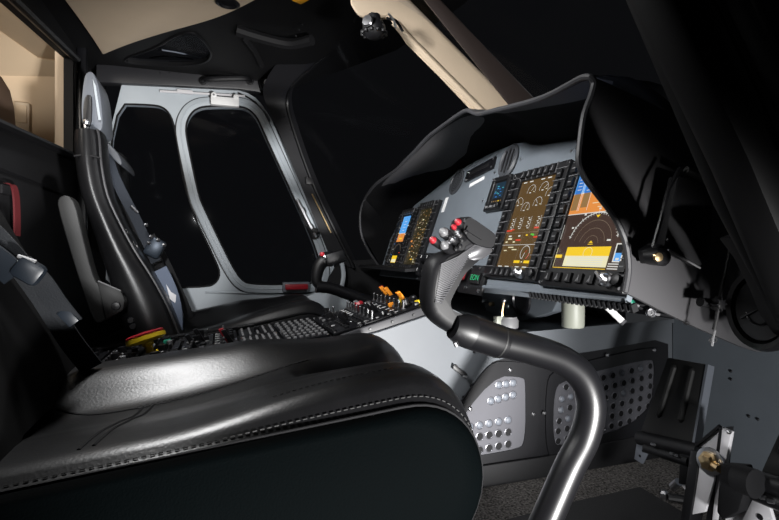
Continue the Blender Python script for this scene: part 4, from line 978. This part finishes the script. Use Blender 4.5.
cpanel(1, .225, YA, .10, .150, toggles(.1, .15, 4)+[('button', yk, .02, .05, 'yellow button'), ('button', yk, .03, -.05, 'yellow button'), ('lever', L_OR, .02, .015, 'orange lever'), ('knob', K_BIG, .0, -.035), ('knob', K_BIG, .03, -.02), ('button', mat_ob, -.02, .03, 'orange button')])
cpanel(1, .225, YB, .10, .150, toggles(.1, .15, 4)+[('lever', L_OR, .03, .0, 'orange lever'), ('lever', L_OR, .03, .045, 'orange lever'), ('guard', L_RED, .035, .06, 'red switch guard')])
eh = aY(146, 338, 1.42); A = Matrix.Translation(eh) @ Matrix.Rotation(-.30, 4, 'Y') @ Matrix.Rotation(-.15, 4, 'X')
t = thing('emergency_handle', 'yellow and red mushroom handle standing at the rear of the centre console', 'handle', M=A)
part('yellow_disc', MB().lathe([(.010, -.012), (.040, -.010), (.048, -.005), (.048, .005), (.020, .008)], None, 28), YEL, t, local=True, label='yellow underside and rim')
part('red_disc', MB().lathe([(.046, .006), (.047, .010), (.040, .014), (.002, .017)], None, 28), RED, t, local=True, label='red top')
part('stem', MB().lathe([(.010, -.060), (.010, -.022), (.014, -.018), (.014, -.010)], None, 14), YEL, t, local=True); part('gaiter', MB().lathe([(.014, -.085), (.016, -.064), (.012, -.058), (.013, -.050)], None, 14), PLASTIC, t, local=True)
part('console_rail', MB().tube([V((-.36, 1.560, .333)), V((.10, 1.560, .385))], .005, 8), SATIN, cc)

# ---------------------------------------------------------------- CYCLIC STICKS
SY = .80
cy = thing('cyclic_stick', 'big black curved control stick with a textured grip in front of the near seat', 'control stick', aY(545, 540, SY))
path = spline(tY([(505, 610), (528, 560), (547, 518), (569, 468), (585, 436), (591, 405), (583, 378), (562, 360), (530, 349), (495, 340), (466, 331)], SY), 6)
tb = part('tube', MB().tube(path, .0285, 24), TUBEM, cy, smooth=60)
c0 = aY(497, 341, SY); c1 = aY(470, 332, SY); dd = (c1-c0).normalized()
part('tube_sleeve', MB().tube([c0+dd*-.012, c0, c1], [.0292, .0305, .0305], 24), TUBEM, tb)
part('sleeve_line', MB().tube([c0-dd*.004, c0-dd*.001], .0308, 24), DKGREY, tb)
col = part('grip_collar', MB().tube([c1, c1+dd*.02, c1+dd*.036], [.0310, .029, .022], 24), PLASTIC, cy)
part('collar_screw', MB().tube([aY(455, 342, SY-.03), aY(457, 346, SY-.03)], .0045, 8), METAL, col, label='bright screw')
def rounded(pxs, Y, th, name, m_, parent, k=.75, it=1, seg=4, **kw):
    out = chaikin(tY(pxs, Y), it); c = sum(out, V())/len(out); rows = []
    for i in range(2*seg+1):
        a = PI*i/(2*seg); y = -math.cos(a)*th/2; s = k+(1-k)*math.sin(a)**.6
        rows.append([V((c.x+(p.x-c.x)*s, p.y+y, c.z+(p.z-c.z)*s)) for p in out])
    return part(name, MB().loft(rows), m_, parent, smooth=50, **kw)
SG = SY+.020
grip_px = [(462, 334), (452, 335), (436, 326), (424, 314), (421, 298), (423, 280), (426, 262), (434, 254), (452, 247), (468, 240), (484, 238), (485, 245), (473, 256), (460, 269), (452, 284), (444, 299), (441, 308), (444, 317), (457, 322), (466, 326)]
gp = rounded(grip_px, SG, .054, 'grip_body', GRIPM, cy, .72)
tx = MB(); quadp = [(438, 262), (470, 250), (474, 258), (440, 303)]
a0, a1, b1, b0 = [V((x, y, 0)) for x, y in ((440, 262), (434, 302), (443, 306), (476, 250))]
yb = SG-.0275
pan = tY([(441, 260), (470, 248), (476, 252), (462, 270), (450, 287), (442, 302), (434, 304), (435, 282)], yb)
pd = part('texture_pad', MB().slab(chaikin(pan, 1), (0, .006, 0)), PLASTIC, gp, bevel=.002)
for i in range(22):
    u = i/21; l = V((441-6*u, 262+40*u, 0)); r = V((475-33*u, 251+52*u, 0)); l = l+V((0, 2.5, 0))*(1-u)
    tx.tube([aY(l.x, l.y, yb-.0005), aY((l.x+r.x)/2, (l.y+r.y)/2-1.0, yb-.0025), aY(r.x, r.y-6*(1-u), yb-.0005)], .0016, 6)
part('texture_ridges', tx, KNURL, pd, label='grey ridged gripping texture')
hd = rounded([(455, 230), (457, 221), (461, 217), (465, 218), (488, 234), (489, 238), (487, 249), (476, 248), (462, 242)], SG-.004, .056, 'grip_head', GRIPM, cy, .93, 1)
rounded([(460, 243), (474, 245), (487, 248), (486, 253), (476, 260), (464, 262), (455, 254)], SG-.002, .052, 'grip_neck', SILV, cy, .85, 1, label='silvery worn neck')
part('head_edge', MB().tube(tY([(464, 219), (487, 235)], SG-.028), .002, 6), SILV, hd)
part('head_slot', MB().slab(tY([(468, 226), (483, 236), (482, 240), (466, 230)], SG-.036), (0, .01, 0)), MATTE, hd)
def hknob(px, py, r, m_, name, lab, out=.022):
    c = aY(px, py, SG-.030); n = V((-.75, -.55, .35)).normalized(); b = aY(px+7, py+3, SG-.012)
    o = part(name, MB().lathe([(r*.9, -.03), (r*1.1, -.004), (r*1.1, .002), (r*.8, .005)], frameM(c, n), 14), PLASTIC, hd)
    part(name+'_cap', MB().lathe([(r*.98, .0), (r*.98, .005), (r*.6, .010), (r*.1, .011)], frameM(c, n), 14), m_, o, label=lab)
hknob(434, 241, .0068, RED, 'trim_button', 'red button cap'); hknob(459, 223, .0066, RED, 'release_button', 'red button cap'); hknob(455, 228, .005, RED, 'guard_button', 'red button cap')
hknob(444.5, 233, .0088, CAPG, 'hat_switch', 'grey switch cap'); hknob(445, 246, .0088, CAPG, 'hat_switch', 'grey switch cap'); hknob(453, 240, .007, METAL, 'small_button', 'bright button cap'); hknob(460, 236, .006, METAL, 'small_button', 'bright button cap')
for q in ((457, 231), (462, 240), (460, 246), (450, 237), (466, 232), (449, 242), (456, 249)): part('grip_screw', MB().sphere(aY(*q, SG-.034), .005, 8), METAL if q[0] % 2 else PLASTIC, hd)
rounded([(450, 230), (462, 226), (470, 236), (468, 250), (453, 253), (448, 246)], SG-.006, .040, 'switch_housing', MATTE, cy, .8)

SC = 1.86
c2 = thing('cyclic_stick', 'small far control stick with a dark looped grip in front of the copilot seat', 'control stick', aY(340, 300, SC))
part('tube', MB().tube(spline(tY([(316, 287), (330, 288), (345, 293), (362, 299), (376, 303), (384, 310), (380, 330)], SC), 5), .022, 14), SATIN, c2)
g2 = part('grip_body', MB().tube(spline(tY([(322, 288), (317, 282), (317, 274), (320, 265), (326, 259), (333, 258)], SC), 5), [.017+.0005*i for i in range(26)], 12), PLASTIC, c2)
part('grip_head', MB().box(aY(334, 258, SC), (.08, .07, .05), Matrix.Rotation(-.3, 3, 'Y')), PLASTIC, c2, bevel=.012)
part('head_button', MB().sphere(aY(322, 254, SC-.03), .010, 8), RED, g2, label='red button'); part('head_button', MB().sphere(aY(325, 257, SC-.04), .008, 8), METAL, g2)
# round pale frame and black duct behind it at the corner of the door
m = MB(); m.loft([[p, p+V((.018, 0, 0)), p+V((.018, .02, 0)), p+V((0, .02, 0))] for p in spline(tY([(337, 254), (340, 262), (342, 275), (340, 288), (338, 300)], 2.2), 5)])
struct('trim_11', m, DOOR, 'pale grey strip at the front foot of the far door', 'trim', bevel=.004)
struct('trim_12', MB().slab(tY([(300, 300), (318, 292), (345, 293), (352, 306), (340, 318), (300, 318)], 2.12), (0, .02, 0)), DOOR, 'pale grey sill corner below the far control stick', 'trim', bevel=.004)
c = aX(362, 270, .66); t = thing('far_air_vent', 'small round dark vent left of the farthest display', 'vent', M=frameM(c, (-1, -.35, .1)))
part('ring', MB().lathe([(.030, 0), (.032, .006), (.026, .010), (.024, .004)], None, 20), GRILL, t, local=True); part('vane', MB().lathe([(.024, .004), (.014, .006), (.001, .007)], None, 20), GRILL, t, local=True)
struct('wall_left', MB().slab([V((.34, 2.30, FZ)), V((1.37, 2.15, FZ)), V((1.37, 2.15, .62)), V((.52, 2.25, .56)), V((.40, 2.30, .35))], (0, .03, 0)).box((-.1, 2.33, .16), (.95, .03, .40)), MATTE, 'black lower wall under and ahead of the far door', 'wall')
struct('wall_shelf', MB().slab([V((.60, 1.60, .535)), V((.60, 2.2, .535)), V((.80, 2.2, .545)), V((.80, 1.60, .545))], (0, 0, .01)), MATTE, 'black ledge under the far displays', 'wall')

# latch with cord on the blue grey console wall
lc = aY(459, 371, FY-.012); t = thing('toggle_latch', 'small black turn latch on the grey console wall right of the seat front', 'latch', lc)
part('base', MB().lathe([(.008, 0), (.007, .006)], frameM(aY(455, 367, FY), (0, -1, 0)), 12), PLASTIC, t); part('lever', MB().slab(tY([(454, 364), (468, 374), (466, 379), (453, 369)], FY-.014), (0, .008, 0)), PLASTIC, t, bevel=.002); part('tip', MB().tube(tY([(463, 376), (467, 377)], FY-.016), .0028, 6), METAL, t)
for q in ((474, 352), (471, 386), (463, 397)): part('screw', MB().lathe([(.004, 0), (.003, .003)], frameM(aY(*q, FY), (0, -1, 0)), 8), COVER, wc_)

# ---------------------------------------------------------------- PEDALS
def pedal(name, label, px, X, arm_px):
    t = thing(name, label, 'pedal', aX(*arm_px[-1], X), group='foot pedals')
    pts = [aX(x, y, X+(.06 if i in (0, 1) else 0)) for i, (x, y) in enumerate(px)]     # top leans forward
    n = (pts[1]-pts[0]).cross(pts[3]-pts[0]).normalized(); n = n if n.x > 0 else -n
    pl = part('plate', MB().slab(pts, n*.016), PEDM, t, bevel=.005)
    ed = MB().slab([pts[1]-n*.001+V((0, -.006, 0)), pts[2]-n*.001+V((0, -.006, 0)), pts[2]+n*.02+V((0, -.006, 0)), pts[1]+n*.02+V((0, -.006, 0))], (0, .006, 0)); part('side_edge', ed, HEADG, pl, label='grey worn side edge')
    for u in (.27, .72):
        a = pts[0].lerp(pts[1], u).lerp(pts[3].lerp(pts[2], u), .08); b = pts[0].lerp(pts[1], u).lerp(pts[3].lerp(pts[2], u), .78)
        part('rib', MB().tube([a, a.lerp(b, .05), a.lerp(b, .95), b], [.003, .008, .008, .003], 10), PEDM, pl)
    return t, pts, n
p1, pts, nn = pedal('foot_pedal', 'black ribbed foot pedal in front of the perforated cover', [(667, 357), (706, 364), (692, 444), (640, 431)], 1.0, [(660, 520)])
piv = aX(640, 438, 1.0); piv2 = aX(700, 452, 1.0)
tb_ = part('pivot_tube', MB().tube([piv, piv2], .018, 14), PLASTIC, p1); part('lower_tube', MB().tube([aX(646, 448, .99), aX(690, 462, .99)], .012, 12), PLASTIC, p1)
for q in ((653, 444), (672, 453), (677, 455)): part('tube_pin', MB().tube([aX(q[0]-2, q[1], .975), aX(q[0]+2, q[1]+1, .975)], .003, 6), METAL, tb_, label='bright pin')
fb = part('foot_bracket', MB().slab([aX(x, y, .99) for x, y in ((637, 440), (648, 452), (642, 464), (634, 459))], (.006, 0, 0)), HEADG, p1, bevel=.001, label='pale drilled bracket')
for q in ((640, 456), (643, 451)): part('bracket_hole', MB().lathe([(.0035, 0), (.0034, .0006)], frameM(aX(*q, .9899), (-1, 0, 0)), 8), MATTE, fb)
part('link_arm', MB().slab([aX(x, y, .985) for x, y in ((680, 446), (692, 450), (693, 470), (690, 486), (678, 484))], (.012, 0, 0)), PLASTIC, p1, bevel=.003)
p2_, pts2, nn2 = pedal('foot_pedal', 'black foot pedal cut off by the right edge of the view', [(800, 385), (840, 395), (810, 485), (760, 472)], .98, [(760, 540)])
tb2 = part('pivot_tube', MB().tube([aX(735, 474, .97), aX(810, 496, .97)], .019, 14), PLASTIC, p2_); part('lower_tube', MB().tube([aX(752, 492, .96), aX(800, 512, .96)], .014, 12), PLASTIC, p2_)
for q in ((763, 497), (771, 501)): part('tube_pin', MB().tube([aX(q[0]-3, q[1], .945), aX(q[0]+3, q[1]+1, .945)], .004, 6), METAL, tb2, label='bright pin')
fb = part('foot_bracket', MB().slab([aX(x, y, .955) for x, y in ((752, 500), (768, 503), (779, 540), (740, 560), (742, 520))], (.008, 0, 0)), WMETAL, p2_, bevel=.001, label='white drilled bracket'); part('bracket_hole', MB().lathe([(.006, 0), (.0058, .0008)], frameM(aX(760, 517, .9547), (-1, 0, 0)), 10), MATTE, fb)
# pedal stand: white plated brackets between the pedals
pa = thing('pedal_stand', 'white plated upright bracket with a brass nut between the two foot pedals', 'bracket', aX(700, 525, .96))
part('front_plate', MB().slab([aX(x, y, .955) for x, y in ((697, 455), (717, 458), (714, 480), (705, 512), (690, 515))], (.006, 0, 0)), WMETAL, pa, bevel=.001, label='white front plate')
part('black_column', MB().slab([aX(x, y, .95) for x, y in ((690, 450), (700, 452), (693, 500), (688, 530), (678, 530), (684, 490))], (.04, 0, 0)), PLASTIC, pa, bevel=.004)
part('top_gusset', MB().slab([aX(x, y, 1.0) for x, y in ((697, 446), (720, 426), (723, 428), (716, 452))], (.006, 0, 0)), WMETAL, pa, bevel=.001); part('gusset_edge', MB().tube([aX(696, 446, .995), aX(720, 426, .995), aX(724, 432, .995)], .004, 6), PLASTIC, pa)
rp = part('rear_post', MB().slab([aX(x, y, .97) for x, y in ((722, 428), (731, 432), (724, 470), (718, 520), (712, 520), (718, 465))], (.01, 0, 0)), WMETAL, pa, bevel=.001); part('rear_post_shadow_side', MB().slab([aX(x, y, .972) for x, y in ((719, 428), (723, 428), (714, 520), (706, 520), (714, 470))], (.03, 0, 0)), PLASTIC, pa)
part('post_pin', MB().sphere(aX(729, 432, .965), .005, 8), METAL, rp)
bn = part('brass_nut', MB().lathe([(.019, 0), (.020, .008), (.014, .010), (.012, .018), (.004, .020)], frameM(aX(710, 461, .950), (-1, -.15, .1)), 6, False), BRASS, pa, label='bright brass nut'); part('washer', MB().lathe([(.027, -.002), (.027, .002), (.022, .003)], frameM(aX(710, 461, .952), (-1, -.15, .1)), 18), METAL, bn); part('bolt_end', MB().tube([aX(714, 465, .94), aX(720, 469, .93)], .008, 8), BRASS, bn)
dr = thing('drum_housing', 'black drum housing beside the brass nut at the lower right', 'housing', aX(735, 520, .93))
part('body', MB().tube([aX(738, 478, .93), aX(756, 484, .93)], .026, 20), MATTE, dr); part('flange', MB().slab([aX(x, y, .93) for x, y in ((720, 464), (742, 466), (745, 490), (738, 512), (722, 520), (716, 512))], (.03, 0, 0)), MATTE, dr, bevel=.004)
part('white_plate', MB().slab([aX(x, y, .965) for x, y in ((726, 516), (745, 494), (750, 540), (722, 545))], (.006, 0, 0)), WMETAL, dr, label='white plate behind')
fo = thing('floor_fitting', 'bright floor bolt and dark lever at the foot of the near pedal', 'fitting', aZ(670, 496, FZ))
b0 = aZ(664, 494, FZ+.012)
part('bolt', MB().lathe([(.012, -.012), (.012, .004), (.006, .010)], Matrix.Translation(b0), 6), METAL, fo, label='bright hexagon bolt'); part('lever', MB().tube([aZ(668, 497, FZ+.012), aZ(690, 500, FZ+.012)], .010, 10), PLASTIC, fo)
part('coupling', MB().tube([aX(673, 487, 1.02), aX(679, 482, 1.02)], .010, 10), METAL, fo); part('arm_plate', MB().slab([aX(x, y, .99) for x, y in ((688, 460), (693, 462), (690, 482), (685, 490), (682, 486))], (.004, 0, 0)), WMETAL, fo)

# ---------------------------------------------------------------- LIGHT
def area(name, loc, to, power, size, col=(1, 1, 1), spread=None):
    l = bpy.data.lights.new(name, 'AREA'); l.energy = power; l.size = size; l.color = col
    if spread: l.spread = math.radians(spread)
    o = bpy.data.objects.new(name, l); C.objects.link(o); o.location = loc
    o.rotation_euler = (V(to)-V(loc)).to_track_quat('-Z', 'Y').to_euler(); return o
def spot(name, loc, to, power, cone, blend, r, col=(1, 1, 1)):
    l = bpy.data.lights.new(name, 'SPOT'); l.energy = power; l.spot_size = math.radians(cone); l.spot_blend = blend; l.shadow_soft_size = r; l.color = col
    o = bpy.data.objects.new(name, l); C.objects.link(o); o.location = loc
    o.rotation_euler = (V(to)-V(loc)).to_track_quat('-Z', 'Y').to_euler(); return o
spot('key_flash', (.66, -.80, -.05), (.14, 1.6, .42), 480, 44, .6, .07, (1, .985, .97))
spot('seat_fill', (-.19, -.80, .95), (-.22, 1.6, .66), 190, 13, .7, .04)  # added fill lamp, puts a highlight on the copilot backrest
area('panel_fill', (-.20, .70, 1.10), (.74, 1.35, .78), 4.5, .12, (1, 1, 1), 85)  # added fill lamp at the pilot's head, brightens the instrument panel
spot('footwell_fill', (.58, -.40, .08), (1.15, 1.0, .12), 62, 50, .6, .08)  # added fill lamp, brightens the pedals, carpet and front bulkhead
area('dome_lamp', (-.25, 1.22, 1.30), (.05, 1.0, .4), 8, .12)
area('cabin_lamp', (-.85, 1.3, 1.25), (-.75, 2.5, 1.15), 4.5, .25, (1, .93, .84))
area('nose_fill', (1.9, 1.5, 1.5), (.2, 1.3, .5), 3, .5)  # added weak lamp ahead of the nose for seat edge highlights
w = bpy.data.worlds.new('dark_hangar'); bpy.context.scene.world = w; w.use_nodes = True
w.node_tree.nodes['Background'].inputs[0].default_value = (.0036, .0037, .0042, 1); w.node_tree.nodes['Background'].inputs[1].default_value = 1

# ---------------------------------------------------------------- CAMERA
cd = bpy.data.cameras.new('camera'); cam = bpy.data.objects.new('camera', cd); C.objects.link(cam)
cd.sensor_width = 36; cd.lens = F/779*36; cd.clip_start = .02; cd.shift_y = -7/779
cam.location = CAM; cam.rotation_euler = (PI/2, 0, -YAW)
sc = bpy.context.scene; sc.camera = cam
sc.view_settings.view_transform = 'Standard'; sc.view_settings.look = 'None'; sc.view_settings.exposure = 0; sc.view_settings.gamma = 1
